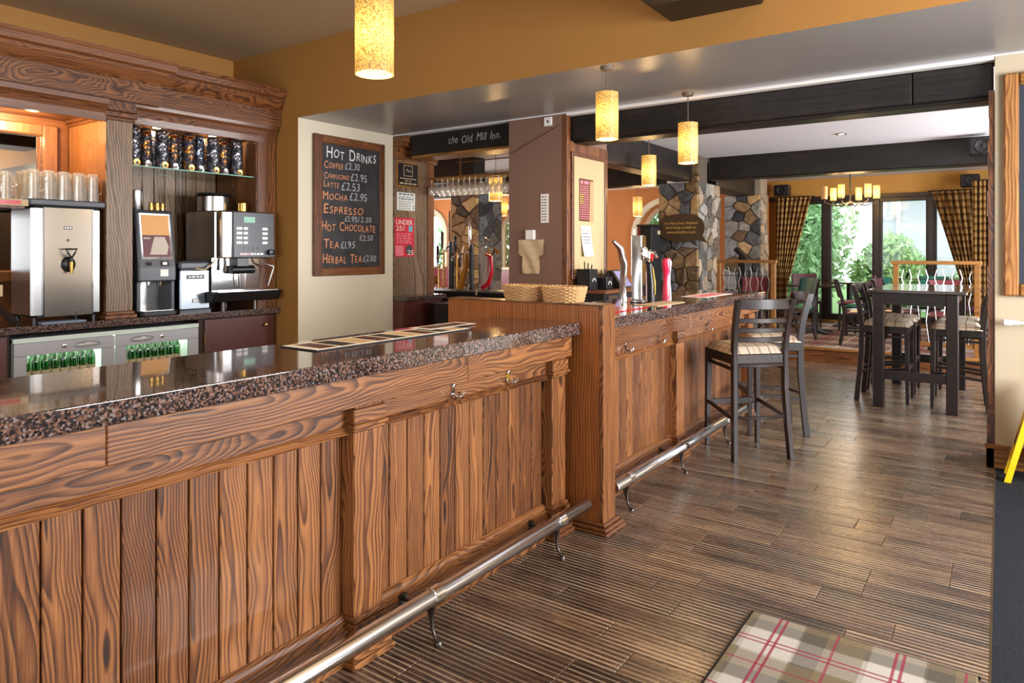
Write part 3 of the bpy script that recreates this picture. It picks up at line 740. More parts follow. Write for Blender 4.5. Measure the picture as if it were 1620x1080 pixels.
# wicker baskets on the divider
def basket(cx, label):
    t = thing('wicker_basket', (cx, 3.278, 1.178), label, 'basket', 'wicker baskets on the divider')
    n = 26; H = 0.082
    def ring(q, z, off): 
        k = 0.83 + 0.17 * z / H
        a = 0.118 * k + off; b = 0.088 * k + off; e = 0.7
        c, s_ = math.cos(q), math.sin(q)
        return (cx + a * math.copysign(abs(c) ** e, c), 3.278 + b * math.copysign(abs(s_) ** e, s_), 1.178 + z)
    m = MB(); m.prism([ring(2 * PI * i / 30, 0, -0.004)[:2] for i in range(30)], 'Z', 1.178, 1.184); m.build('base', M['wicker'], t)
    m = MB()
    for i in range(n): q = 2 * PI * i / n; m.tube([ring(q, 0.002, 0), ring(q, H * 0.5, 0), ring(q, H, 0)], 0.0028, 5)
    m.build('stakes', M['wicker'], t, smooth=True)
    m = MB()
    for j in range(9):
        z = 0.006 + j * 0.0088; pts = [ring(2 * PI * i / (n * 2), z, 0.006 * (1 if (i // 2 + j) % 2 else -1) * (1 if i % 2 == 0 else 0.4)) for i in range(n * 2 + 1)]
        m.tube(pts, 0.0045, 5, caps=False)
    m.build('weave', M['wicker'], t, smooth=True)
    m = MB()
    for d in (0, 1): m.tube([ring(2 * PI * i / 60, H + 0.004 * math.sin(i * 1.2 + d * 3), 0.004 * math.cos(i * 1.2 + d * 3)) for i in range(61)], 0.005, 6, caps=False)
    m.build('rim', M['wicker'], t, smooth=True)
basket(-2.23, 'empty wicker bread basket on the divider, the one further from the front post'); basket(-1.965, 'empty wicker bread basket on the divider nearer the front post')

# beer taps on the far worktop
def founts():
    t = thing('beer_font', (-2.2, 4.72, 1.081), 'tall chrome beer font with branded medallion on the far worktop', 'beer tap')
    m = MB(); m.box(-2.262, -2.15, 4.70, 4.78, 1.081, 1.10); m.box(-2.25, -2.165, 4.71, 4.77, 1.10, 1.575); m.build('column', M['steel'], t, bev=0.006)
    m = MB(); m.box(-2.166, -2.158, 4.712, 4.768, 1.11, 1.57); m.build('front_plate', M['chrome'], t)
    m = MB(); m.tube([(-2.27, 4.62, 1.083), (-2.27, 4.61, 1.22), (-2.255, 4.60, 1.36), (-2.27, 4.57, 1.48), (-2.30, 4.52, 1.53)], [0.03, 0.022, 0.026, 0.024, 0.014], 12); m.build('chrome_tap', M['chrome'], t, smooth=True)
    for y, z in ((4.70, 1.44), (4.80, 1.42)):
        m = MB(); m.lathe([(0.0, 0.014), (0.035, 0.012), (0.05, 0.006), (0.052, 0), (0.05, -0.006)], (-2.14, y, z), 18, ax='X', caps=False); md = m.build('medallion', M['chrome'], t, smooth=True)
        m = MB(); m.lathe([(0.0, 0.016), (0.03, 0.015)], (-2.14, y, z), 14, ax='X', caps=False); m.build('badge', M['redgl'] if y > 4.75 else M['whitepl'], md)
    m = MB(); m.tube([(-2.16, 4.74, 1.46), (-2.08, 4.74, 1.45), (-2.06, 4.74, 1.41)], 0.012, 10); m.build('spout', M['chrome'], t, smooth=True)
    t = thing('tap_handle', (-2.22, 4.95, 1.081), 'slim dark beer tap between the chrome font and the crimson tap', 'beer tap')
    m = MB(); m.tube([(-2.2, 4.95, 1.081), (-2.2, 4.95, 1.2), (-2.215, 4.95, 1.36)], [0.028, 0.03, 0.022], 12); m.build('body', M['blackpl'], t, smooth=True)
    m = MB(); m.tube([(-2.17, 4.95, 1.13), (-2.172, 4.95, 1.22), (-2.188, 4.95, 1.34)], [0.008, 0.01, 0.006], 8); m.build('stripe', M['brass'], t, smooth=True)
    t = thing('tap_handle', (-2.22, 5.05, 1.081), 'dark red beer tap just behind the crimson tap', 'beer tap')
    m = MB(); m.tube([(-2.3, 5.06, 1.081), (-2.3, 5.06, 1.2), (-2.315, 5.06, 1.36)], [0.03, 0.026, 0.02], 12); m.build('body', M['burg'], t, smooth=True)
    m = MB(); m.tube([(-2.315, 5.06, 1.36), (-2.30, 5.06, 1.42)], [0.012, 0.014], 10); m.build('grip', M['chrome'], t, smooth=True)
    t = thing('tap_handle', (-2.22, 5.25, 1.081), 'waisted crimson and white beer tap on the far worktop', 'beer tap')
    prof = [(0.036, 0), (0.034, 0.06), (0.026, 0.14), (0.03, 0.22), (0.038, 0.28), (0.036, 0.31), (0.02, 0.322)]
    m = MB(); m.lathe(prof, (-2.2, 5.25, 1.081), 20); m.build('body', M['pink'], t, smooth=True)
    m = MB(); m.grid(lambda u, v: (-2.2 + (prof_r(prof, v * 0.32) + 0.002) * math.cos(-0.2 + u * 1.5), 5.25 + (prof_r(prof, v * 0.32) + 0.002) * math.sin(-0.2 + u * 1.5), 1.081 + v * 0.32), 6, 14); m.build('white_panel', M['whitepl'], t, smooth=True)
    return t
def prof_r(p, z):
    for (r0, a), (r1, b) in zip(p[:-1], p[1:]):
        if a <= z <= b: return r0 + (r1 - r0) * (z - a) / (b - a)
    return p[-1][0]
founts()
# bar mats and leaflets on the far worktop
tag(box('bar_towel', M['redgl'], -2.12, -1.95, 3.75, 4.35, 1.0815, 1.0855), 'red edged bar mat lying nearest the divider on the far worktop', 'bar mat')
tag(box('bar_towel', M['parch'], -2.1, -1.93, 4.45, 4.95, 1.0815, 1.0855), 'straw coloured bar mat in front of the chrome font', 'bar mat')
m = MB(); m.box(-2.2, -1.98, 5.55, 6.2, 1.0815, 1.083, 0); m.box(-2.16, -2.02, 5.6, 6.15, 1.083, 1.0834, 1)
tag(m.build('leaflet', [M['paper'], M['pinkp']]), 'pale leaflet lying at the far end of the worktop', 'leaflet')

# black counter equipment behind the far bar
eq = thing('back_shelf', (-2.85, 4.6, 0), 'low black equipment shelf behind the far bar', 'shelf')
box('unit', M['black'], -3.0, -2.62, 3.6, 5.6, 0.0, 0.93, eq, bev=0.01); box('shelf_board', M['oakbY'], -3.02, -2.6, 3.6, 5.6, 0.93, 0.96, eq)
ns = thing('side_shelf', (-3.2, 6.2, 0), 'dark shelf unit below the cream notice board', 'shelf'); box('unit', M['black'], -3.38, -3.06, 5.82, 6.56, 0, 1.06, ns); box('shelf_board', M['oakbY'], -3.385, -3.03, 5.80, 6.58, 1.06, 1.09, ns, bev=0.004)
box('drawer_front', M['steel'], -3.06, -3.05, 5.9, 6.1, 0.94, 1.04, ns)
def caddy(x, y, w, h, label, hh=True):
    t = thing('bar_caddy', (x, y, 1.09), label, 'caddy')
    m = MB(); m.box(x - w / 2, x + w / 2, y - w / 2, y + w / 2, 1.09, 1.10)
    for a, b, c_, d in ((-1, -1, -.86, 1), (.86, -1, 1, 1), (-1, -1, 1, -.86), (-1, .86, 1, 1)): m.box(x + a * w / 2, x + c_ * w / 2, y + b * w / 2, y + d * w / 2, 1.10, 1.09 + h)
    m.build('holder', M['blackpl'], t, bev=0.004)
    m = MB(); m.tube([(x + w / 2 + 0.001, y + 0.03 * math.cos(q), 1.09 + h * 0.4 + 0.03 * math.sin(q)) for q in [PI * i / 8 for i in range(9)]], 0.004, 6); m.build('emblem', M['whitepl'], t, smooth=True)
    m = MB()
    for k in range(3): m.tube([(x - 0.02 + k * 0.02, y, 1.11), (x - 0.03 + k * 0.035, y + 0.01 * k, 1.09 + h + 0.07 - 0.015 * k)], 0.006, 6)
    m.build('straws', M['blackpl'], t)
caddy(-3.28, 5.90, 0.15, 0.20, 'taller black bar caddy by the notice board'); caddy(-3.2, 6.09, 0.13, 0.12, 'shorter black bar caddy with white crest by the notice board')
till = thing('till_screen', (-3.2, 6.35, 1.09), 'slanted till screen behind the beer font', 'till')
m = MB(); m.prism([(-3.34, 1.09), (-3.08, 1.10), (-3.2, 1.27), (-3.26, 1.27)], 'Y', 6.26, 6.5); m.build('housing', M['blackpl'], till, bev=0.008)
m = MB(); m.add([(-3.085, 6.28, 1.112), (-3.085, 6.48, 1.112), (-3.192, 6.48, 1.262), (-3.192, 6.28, 1.262)], [(0, 1, 2, 3)]); m.build('screen', plain('till_glass', srgb(150, 142, 186), 0.2), till)
fr = thing('tall_cabinet', (-4.02, 9.0, 0), 'tall black drinks cabinet in front of the arched window', 'cabinet')
box('body', M['black'], -4.09, -3.93, 8.85, 9.2, 0, 1.80, fr, bev=0.008); box('side_trim', M['burg'], -4.13, -4.09, 8.84, 9.2, 0, 1.80, fr); box('sticker', M['parch'], -3.93, -3.925, 9.06, 9.14, 1.70, 1.75, fr); box('top', M['blackpl'], -4.14, -3.92, 8.83, 9.21, 1.80, 1.83, fr)

# ------------------------------------------------------------------ back bar
ZB = 0.896; XF = -6.05
slab('back_worktop', -6.805, -5.99, -1.2, 4.425, 0.84, ZB, M['granite2'], 'granite worktop of the back bar under the coffee machines', 'worktop')
bb = thing('back_bar', (-6.4, 1.6, ZB), 'tall carved oak back bar with stepped cornice and shelved alcoves', 'back bar')
def ypro(name, mat, poly, a, b, parent=bb, **k): return MB().prism(poly, 'Y', a, b).build(name, mat, parent, **k)
# pilaster between the alcoves, end stile, left pilaster out of frame
pl = box('pilaster', M['greyoak'], -6.07, XF, 2.774, 2.988, ZB + 0.06, 2.56, bb, bev=0.003)
box('side_panel', M['oakZ'], -6.74, -6.071, 2.776, 2.986, ZB, 2.56, pl)
m = MB(); m.box(-6.74, -6.035, 2.758, 3.004, 2.545, 2.575); m.box(-6.74, -6.02, 2.744, 3.018, 2.575, 2.62); m.box(-6.74, -6.0, 2.755, 3.0, 2.62, 2.71); m.build('capital', M['oakbY'], pl, bev=0.006)
m = MB(); m.box(-6.74, -6.012, 2.752, 3.01, ZB + 0.001, ZB + 0.035); m.box(-6.74, -6.028, 2.764, 2.998, ZB + 0.035, ZB + 0.06); m.build('plinth', M['oakbY'], pl, bev=0.006)
es = box('end_stile', M['oakZ'], -6.74, -6.06, 4.19, 4.42, ZB, 2.56, bb, bev=0.003)
box('stile_face', M['oakbZ'], -6.062, XF, 4.20, 4.33, ZB, 2.56, es)
# alcove backs
box('back_panel', M['oakbY'], -6.80, -6.752, -1.2, 2.776, ZB, 2.62, bb)
o = None
for k in range(11):
    if o is None: o = box('back_board', M['greyoak'], -6.80, -6.75, 2.99, 2.99 + 0.1055, ZB, 2.60, bb, bev=0.004)
    else: inst(o, bb, o.location + Vector((0, k * 0.109, 0)))
box('alcove_ceiling', M['oakbY'], -6.80, -6.08, -1.2, 4.42, 2.60, 2.63, bb)
# frieze
ypro('frieze', M['oakbY'], [(-6.1, 2.545), (XF, 2.545), (-6.04, 2.60), (-6.02, 2.655), (-6.0, 2.68), (-5.995, 2.71), (-6.1, 2.71)], 2.99, 4.40)
ypro('frieze', M['oakbY'], [(-6.1, 2.53), (-6.03, 2.53), (-6.02, 2.59), (-6.0, 2.63), (-5.97, 2.66), (-5.965, 2.71), (-6.1, 2.71)], -1.2, 2.76)
ypro('fascia', M['oakY'], [(-6.2, 2.71), (-5.98, 2.71), (-5.98, 2.87), (-6.2, 2.87)], 3.17, 4.42)
ypro('fascia', M['oakY'], [(-6.2, 2.70), (-5.92, 2.70), (-5.92, 2.87), (-6.2, 2.87)], -1.2, 3.17)
def cornice(dx, a, b):
    pr = [(-6.2, 2.87), (-5.97, 2.87), (-5.955, 2.885), (-5.965, 2.9), (-5.95, 2.915), (-5.925, 2.955), (-5.925, 2.97), (-5.94, 2.975), (-5.94, 2.985), (-5.91, 3.0), (-5.893, 3.045), (-5.885, 3.055), (-5.885, 3.08), (-6.2, 3.08)]
    ypro('cornice', M['oakbY'], [(x + (dx if x > -6.1 else 0), z) for x, z in pr], a, b)
cornice(0.0, 3.2, 4.425); cornice(0.07, -1.2, 3.26)
# downlights in the alcoves
for y in (1.55, 2.35, 3.35, 3.9):
    m = MB(); m.lathe([(0.045, 0), (0.05, 0.006), (0.045, 0.012)], (-6.35, y, 2.588), 18); d = m.build('downlight_rim', M['chrome'], bb, smooth=True)
    m = MB(); m.lathe([(0.036, 0), (0.036, 0.004)], (-6.35, y, 2.586), 16); m.build('lamp_face', M['lamp'], d)
for y, e in ((1.55, 22), (2.35, 34)): point('alcove_light', (-6.35, y, 2.54), e, (1, 0.68, 0.34), 0.04)
for y, e in ((3.35, 10), (3.9, 8)): point('alcove_light', (-6.35, y, 2.55), e, (1, 0.75, 0.45), 0.04)
# mirror
mr = thing('wall_mirror', (-6.74, 1.6, 1.4), 'oak framed mirror at the back of the left alcove behind the glasses', 'mirror')
m = MB(); m.box(-6.752, -6.70, 2.56, 2.68, 1.2, 2.54); m.box(-6.752, -6.70, 0.4, 2.56, 2.44, 2.54); m.box(-6.752, -6.70, 0.28, 0.4, 1.2, 2.54); m.box(-6.752, -6.70, 0.4, 2.56, 1.2, 1.3); m.build('frame', M['oakZ'], mr, bev=0.012)
box('glass', M['mirror'], -6.75, -6.735, 0.4, 2.56, 1.3, 2.44, mr)
# glass shelf and bottles
tag(MB().box(-6.74, -6.09, 2.995, 4.185, 2.19, 2.20).build('glass_shelf', [M['shelfglass'], plain('green_glass_edge', srgb(120, 176, 160), 0.15)], pick=lambda n: 1 if n.x > 0.5 else 0), 'green edged glass shelf of the right alcove', 'shelf')
def foil(name, c1, c2, seed):
    g = G(name); p = g.obj(); f = g.noise(p, 17, 4, 0.75)
    q = g.noise(g.comb(g.ma('ADD', g.sep(p)[0], seed), g.sep(p)[1], g.sep(p)[2]), 34, 2)
    c = g.ramp(f, [(0.40, (0.01, 0.01, 0.014)), (0.5, (0.03, 0.03, 0.04)), (0.56, c1), (0.66, c2)])
    g.bump(q, 0.8, 0.02)
    return g.set(c, 0.18, g.ma('GREATER_THAN', f, 0.52))
FOIL = [foil('black_silver_foil', srgb(150, 155, 170), srgb(235, 235, 240), 1.0), foil('black_amber_foil', srgb(150, 84, 28), srgb(240, 190, 110), 5.0), foil('black_blue_foil', srgb(70, 90, 120), srgb(210, 215, 225), 9.0)]
BN = ['silver on black at the left end of the glass shelf', 'amber on black, second on the glass shelf from the left', 'silver on black, third on the glass shelf from the left', 'pale gold, fourth on the glass shelf from the left', 'amber and black, middle of the glass shelf', 'blue grey, sixth on the glass shelf from the left', 'silver streaked, seventh on the glass shelf from the left', 'amber on black, eighth on the glass shelf from the left', 'silver streaked at the right end of the glass shelf']
for k in range(9):
    y = 3.08 + k * 0.125; x = -6.22 - 0.05 * (k % 2)
    t = thing('display_decanter', (x, y, 2.20), 'dark foil wrapped decanter, ' + BN[k], 'decanter', 'decanters on the glass shelf')
    m = MB(); m.lathe([(0.04, 0), (0.056, 0.005), (0.059, 0.03), (0.053, 0.06), (0.057, 0.09), (0.058, 0.30), (0.054, 0.33)], (x, y, 2.20), 18); m.build('body', FOIL[(0, 1, 0, 1, 1, 2, 0, 1, 0)[k]], t, smooth=True)
    m = MB(); m.lathe([(0.0, 0.0), (0.03, 0.002), (0.032, 0.008)], (x + 0.055, y, 2.235), 14, ax='X', caps=False); m.build('medallion', M['chrome'] if k % 2 else M['brass'], t, smooth=True)
    m = MB(); m.lathe([(0.054, 0.33), (0.05, 0.345), (0.02, 0.36)], (x, y, 2.2), 12); m.build('stopper', M['black'], t, smooth=True)

for k in range(9):
    y = 3.07 + k * 0.13; x = -6.42
    t = thing('display_decanter', (x, y, 2.20), 'dark foil wrapped decanter in the rear row of the glass shelf', 'decanter', 'decanters in the rear row of the glass shelf')
    m = MB(); m.lathe([(0.04, 0), (0.058, 0.005), (0.06, 0.03), (0.056, 0.06), (0.06, 0.09), (0.061, 0.34), (0.05, 0.36)], (x, y, 2.20), 14); m.build('body', FOIL[(k * 2 + 1) % 3], t, smooth=True)
# bottle cooler
fg = thing('bottle_cooler', (-6.35, 2.84, 0), 'grey two-door bottle cooler lit from inside under the back bar', 'fridge')
M['coolin'] = plain('white_cooler_lining', srgb(206, 220, 208), 0.4)
m = MB(); m.box(-6.70, -6.67, 2.11, 3.575, 0.03, 0.79); m.box(-6.67, -6.075, 2.11, 2.135, 0.03, 0.79); m.box(-6.67, -6.075, 3.55, 3.575, 0.03, 0.79); m.box(-6.67, -6.075, 2.135, 3.55, 0.03, 0.08); m.box(-6.67, -6.04, 2.11, 3.575, 0.765, 0.80)
m.build('cabinet', [M['grey_metal'], M['coolin']], fg, pick=lambda n: 1 if (n.x > 0.5 or abs(n.y) > 0.5) else 0)
box('shelf', M['chrome'], -6.66, -6.09, 2.14, 3.545, 0.455, 0.46, fg)
box('light_tube', M['tube'], -6.12, -6.10, 2.2, 3.5, 0.745, 0.76, fg)
area('cooler_light', (-6.3, 2.84, 0.755), (0, 0, 0), 0.4, 1.3, 14, (0.92, 1.0, 0.9))
for a, b, hs in ((2.112, 2.832, 1), (2.846, 3.572, -1)):
    m = MB(); m.box(-6.072, -6.035, a, b, 0.665, 0.762); m.box(-6.072, -6.035, a, a + 0.085, 0.05, 0.665); m.box(-6.072, -6.035, b - 0.09, b, 0.05, 0.665); m.box(-6.072, -6.035, a + 0.085, b - 0.09, 0.05, 0.13)
    d = m.build('door', M['grey_metal'], fg, bev=0.004)
    box('door_glass', M['pane'], -6.058, -6.054, a + 0.085, b - 0.09, 0.13, 0.665, d)
    cy = (a + b) / 2 + 0.13 * hs
    m = MB(); m.lathe([(0.0, 0.02), (0.07, 0.016), (0.1, 0.006), (0.105, 0)], (-6.035, cy + 0.02 * hs, 0.712), 24, ax='X', caps=False, sx=1.0, sy=0.26); m.build('handle', M['grey_metal'], d, smooth=True)
    m = MB(); m.lathe([(0.016, 0), (0.016, 0.01), (0.009, 0.012), (0.0, 0.012)], (-6.035, cy - 0.15 * hs, 0.715), 16, ax='X', caps=False); m.build('lock', M['chrome'], d, smooth=True)
def bottle_proto(x, y, z):
    t = thing('beer_bottle', (x, y, z), '', 'bottle')
    m = MB(); m.lathe([(0.026, 0), (0.03, 0.004), (0.03, 0.13), (0.026, 0.155), (0.014, 0.19), (0.0125, 0.225), (0.0145, 0.228), (0.0145, 0.238)], (x, y, z), 12); m.build('glass', M['greenglass'], t, smooth=True)
    m = MB(); m.lathe([(0.0305, 0.02), (0.0305, 0.07)], (x, y, z), 12, caps=False); m.build('label', M['parch'], t, smooth=True)
    m = MB(); m.lathe([(0.0152, 0.228), (0.0152, 0.24), (0.012, 0.243)], (x, y, z), 10); m.build('cap', M['brass'], t, smooth=True)
    return t
bp = bottle_proto(0, 0, 0); used = False
for a, b, nm in ((2.2, 2.74, 'left'), (2.93, 3.48, 'right')):
    for zz in (0.46, 0.08):
        for rx in (-6.17, -6.28):
            for k in range(8):
                place(bp, used, (rx, a + 0.035 + k * 0.068 + (0.0 if rx > -6.2 else 0.02), zz), 0, 'green beer bottle standing in rows behind the %s door of the cooler' % nm, 'beer bottles behind the %s cooler door' % nm); used = True
# cupboards under the back bar
def cupboard(a, b, label, knob):
    t = thing('base_cupboard', (-6.4, (a + b) / 2, 0), label, 'cupboard')
    box('body', M['carcass'], -6.78, -6.06, a, b, 0, 0.838, t)
    d = box('door', M['maroon'], -6.06, -6.04, a + 0.05, b - 0.02, 0.03, 0.825, t, bev=0.003)
    m = MB(); m.lathe([(0.007, 0), (0.008, 0.018), (0.017, 0.024), (0.019, 0.034), (0.013, 0.043), (0.0, 0.045)], (-6.04, knob, 0.73), 16, ax='X', caps=False); m.build('knob', M['brass'], d, smooth=True)
    box('hinge', M['brass'], -6.042, -6.036, a + 0.045, a + 0.053, 0.6, 0.69, d)
cupboard(3.585, 4.40, 'maroon base cupboard with brass knob at the right end of the back bar', 4.27)
cupboard(-1.2, 2.09, 'dark base cupboard left of the bottle cooler', -0.9)

# water boiler
wbz = 0.945
bo = thing('water_boiler', (-6.25, 2.48, ZB), 'square stainless steel water boiler with black tap on the back bar', 'boiler')
m = MB(); m.box(-6.46, -6.06, 2.235, 2.745, wbz, 1.81); m.build('body', M['steel'], bo, bev=0.02)
box('front_panel', plain('satin_steel_panel', (0.40, 0.36, 0.31), 0.17, 0.95), -6.062, -6.046, 2.315, 2.665, wbz + 0.005, 1.80, bo, bev=0.003)
for a in (2.31, 2.664): box('edge_strip', M['chrome'], -6.06, -6.042, a, a + 0.006, wbz + 0.005, 1.80, bo)
box('lid', M['greypl'], -6.48, -6.035, 2.215, 2.765, 1.81, 1.862, bo, bev=0.01)
for x in (-6.42, -6.11):
    for y in (2.27, 2.70):
        m = MB(); m.lathe([(0.02, 0), (0.018, 0.05)], (x, y, ZB), 12); m.build('foot', M['blackpl'], bo, smooth=True)
m = MB(); m.lathe([(0.0, 0.022), (0.035, 0.02), (0.052, 0.008), (0.054, 0)], (-6.046, 2.485, 1.355), 22, ax='X', caps=False, sy=1.15); tb = m.build('tap_plate', M['blackpl'], bo, smooth=True)
m = MB(); m.tube([(-6.03, 2.485, 1.345), (-5.985, 2.485, 1.345)], 0.014, 12); m.tube([(-5.985, 2.485, 1.375), (-5.985, 2.485, 1.285)], [0.016, 0.012], 12); m.build('tap_spout', M['brass'], tb, smooth=True)
m = MB(); m.tube([(-5.985, 2.485, 1.375), (-5.985, 2.485, 1.405)], 0.011, 10); m.tube([(-5.985, 2.485, 1.405), (-5.985, 2.46, 1.445), (-5.985, 2.445, 1.475), (-5.985, 2.525, 1.475), (-5.985, 2.51, 1.445), (-5.985, 2.485, 1.405)], 0.007, 8); m.build('tap_lever', M['blackpl'], tb, smooth=True)
m = MB(); m.box(-6.046, -6.042, 2.455, 2.515, 1.63, 1.655, 0); printed(m, (-6.0415, 2.459, 1.637), (0, 1, 0), (0, 0, 1), 0.05, 0.012, 3, 1); m.build('badge', [M['blackpl'], M['whitepl']], bo)
m = MB(); m.lathe([(0.011, 0), (0.009, 0.004), (0.0, 0.005)], (-6.046, 2.485, 1.545), 12, ax='X', caps=False); m.lathe([(0.009, 0), (0.007, 0.004), (0.0, 0.005)], (-6.046, 2.54, 0.975), 12, ax='X', caps=False); m.build('indicator', M['blackpl'], bo)
# tray and stacked glass tankards on the boiler
tr = thing('bar_tray', (-6.3, 2.1, 1.862), 'red printed tray under the glass tankards beside the boiler', 'tray')
m = MB(); m.box(-6.55, -6.05, 1.45, 2.21, 1.815, 1.83, 0); m.box(-6.05, -6.045, 1.45, 2.21, 1.80, 1.85, 1); m.box(-6.044, -6.042, 1.5, 2.16, 1.81, 1.838, 2); m.build('base', [M['parch'], M['parch'], M['redgl']], tr)
box('side_shelf', M['oakbY'], -6.74, -6.1, -1.2, 2.205, 1.785, 1.812, bb)
def tankard():
    t = thing('glass_tankard', (0, 0, 0), '', 'glass')
    m = MB(); m.lathe([(0.046, 0), (0.046, 0.004), (0.043, 0.03), (0.041, 0.07), (0.038, 0.12), (0.036, 0.172), (0.036, 0.182), (0.0, 0.182)], (0, 0, 0), 16, caps=False)
    m.lathe([(0.041, 0.006), (0.038, 0.07), (0.033, 0.165), (0.0, 0.166)], (0, 0, 0), 16, caps=False); m.build('bowl', M['tankard'], t, smooth=True, origin=(0, 0, 0))
    m = MB(); m.tube([(0, 0.036, 0.145), (0, 0.07, 0.15), (0, 0.085, 0.11), (0, 0.075, 0.06), (0, 0.042, 0.045)], 0.007, 8); m.build('handle', M['tankard'], t, smooth=True, origin=(0, 0, 0))
    return t
tk = tankard(); tk.scale = (1.04, 1.04, 1.24); used = False
for i in range(5):
    for j in range(3):
        place(tk, used, (-6.12 - j * 0.11, 2.27 + i * 0.108, 1.8625), R.uniform(-0.6, 1.6), 'upturned clear glass tankard crowded with others on the boiler lid', 'glass tankards on the boiler'); used = True
for i in range(6):
    for j in range(2):
        place(tk, True, (-6.13 - j * 0.12, 1.53 + i * 0.112, 1.8305), R.uniform(-0.6, 1.6), 'upturned clear glass tankard on the red tray left of the boiler', 'glass tankards on the red tray')
# odds and ends at the far left of the worktop
wr = thing('wire_rack', (-6.2, 2.05, ZB), 'small dark wire rack on the worktop left of the boiler', 'rack')
m = MB()
for k in range(5): m.tube([(-6.3 + k * 0.05, 1.85, ZB + 0.006), (-6.28 + k * 0.05, 2.0, ZB + 0.22), (-6.26 + k * 0.05, 2.17, ZB + 0.006)], 0.006, 6)
m.tube([(-6.32, 2.0, ZB + 0.22), (-6.04, 2.0, ZB + 0.22)], 0.006, 6); m.build('wires', M['iron'], wr, smooth=True)
m = MB(); m.box(-6.25, -6.12, 1.93, 2.07, ZB + 0.225, ZB + 0.31); m.build('card', M['parch'], wr)
tag(MB().box(-6.2, -6.04, 2.30, 2.62, ZB, ZB + 0.012).build('bar_cloth', plain('pale_blue_cloth', srgb(150, 168, 190), 0.9), bev=0.005), 'folded pale blue cloth under the water boiler', 'cloth')

# bean-to-cup chocolate machine
cm = thing('drinks_dispenser', (-6.2, 3.2, ZB), 'slim grey hot chocolate dispenser with pictured front', 'drinks machine')
m = MB(); m.prism([(-6.42, ZB + 0.30), (-6.03, ZB + 0.30), (-6.03, ZB + 0.42), (-6.10, 1.80), (-6.12, 1.82), (-6.42, 1.82)], 'Y', 3.03, 3.36); m.build('housing', M['greypl'], cm, bev=0.012)
m = MB(); m.box(-6.42, -6.30, 3.03, 3.36, ZB, ZB + 0.30); m.box(-6.30, -6.06, 3.03, 3.06, ZB, ZB + 0.30); m.box(-6.30, -6.06, 3.33, 3.36, ZB, ZB + 0.30); m.build('base', M['greypl'], cm, bev=0.006)
box('splash_plate', M['steel'], -6.30, -6.285, 3.06, 3.33, ZB + 0.03, ZB + 0.29, cm)
m = MB(); m.prism([(3.04, -6.06), (3.35, -6.06), (3.33, -5.965), (3.06, -5.965)], 'Z', 0, 0.001); m = MB(); m.prism([(-6.28, 3.03), (-6.28, 3.36), (-6.01, 3.36), (-5.995, 3.33), (-5.995, 3.06), (-6.01, 3.03)], 'Z', ZB + 0.002, ZB + 0.045); m.build('drip_tray', M['blackpl'], cm, bev=0.006)
m = MB(); m.prism([(-6.25, 3.06), (-6.25, 3.33), (-6.02, 3.33), (-6.02, 3.06)], 'Z', ZB + 0.045, ZB + 0.05); m.build('drip_grid', M['steel'], cm)
def on_slope(z, off=0.003): return -6.03 - (z - (ZB + 0.42)) / (1.80 - (ZB + 0.42)) * 0.07 + off
def slope_quad(y0, y1, z0, z1, off=0.003): return [(on_slope(z0, off), y0, z0), (on_slope(z0, off), y1, z0), (on_slope(z1, off), y1, z1), (on_slope(z1, off), y0, z1)]
pn = MB(); pn.add(slope_quad(3.06, 3.33, 1.39, 1.79), [(0, 1, 2, 3)], 0); pn.add(slope_quad(3.075, 3.315, 1.60, 1.775, 0.005), [(0, 1, 2, 3)], 1); pn.add(slope_quad(3.075, 3.315, 1.41, 1.60, 0.005), [(0, 1, 2, 3)], 2)
pn.add([(on_slope(z, 0.007), y, z) for y, z in ((3.13, 1.43), (3.28, 1.43), (3.30, 1.50), (3.27, 1.585), (3.18, 1.585), (3.16, 1.53))], [(0, 1, 2, 3, 4, 5)], 3)
printed(pn, (on_slope(1.565, 0.007), 3.082, 1.565), (0, 1, 0), (0, 0, 1), 0.06, 0.014, 3, 3)
pn.build('picture_panel', [M['chrome'], plain('amber_screen', srgb(214, 158, 96), 0.3), plain('plum_picture', srgb(96, 44, 52), 0.4), plain('picture_cup', srgb(190, 178, 164), 0.5)], cm)
m = MB(); m.add(slope_quad(3.09, 3.14, 1.355 - 0.02, 1.385 - 0.02, 0.004), [(0, 1, 2, 3)], 0); m.add(slope_quad(3.22, 3.29, 1.33, 1.375, 0.004), [(0, 1, 2, 3)], 0); m.add(slope_quad(3.235, 3.275, 1.34, 1.365, 0.006), [(0, 1, 2, 3)], 1); m.box(-6.045, -6.028, 3.215, 3.285, 1.24, 1.30, 1); tag(m.build('buttons', [M['black'], M['whitepl']], cm), kind='stuff')
m = MB(); m.tube([(-6.1, 3.15, 1.20), (-6.1, 3.15, 1.165)], 0.02, 12); m.tube([(-6.1, 3.26, 1.20), (-6.1, 3.26, 1.155)], [0.026, 0.02], 14); m.build('nozzles', M['chrome'], cm, smooth=True)
m = MB(); m.lathe([(0.06, 0), (0.062, 0.004), (0.062, 0.17), (0.058, 0.175)], (-6.26, 3.115, 1.822), 22); tag(m.build('steel_canister', M['steel'], smooth=True), 'shiny steel canister on top of the slim chocolate dispenser', 'canister')
def cup(x, y, z, label):
    t = thing('small_jug', (x, y, z), label, 'jug', 'little jugs on the dispenser')
    m = MB(); m.lathe([(0.018, 0), (0.022, 0.03), (0.016, 0.055), (0.02, 0.07)], (x, y, z), 14, caps=False); m.build('bowl', M['brass'], t, smooth=True)
    m = MB(); m.tube([(x, y + 0.018, z + 0.055), (x, y + 0.035, z + 0.045), (x, y + 0.02, z + 0.02)], 0.003, 6); m.build('handle', M['brass'], t, smooth=True)
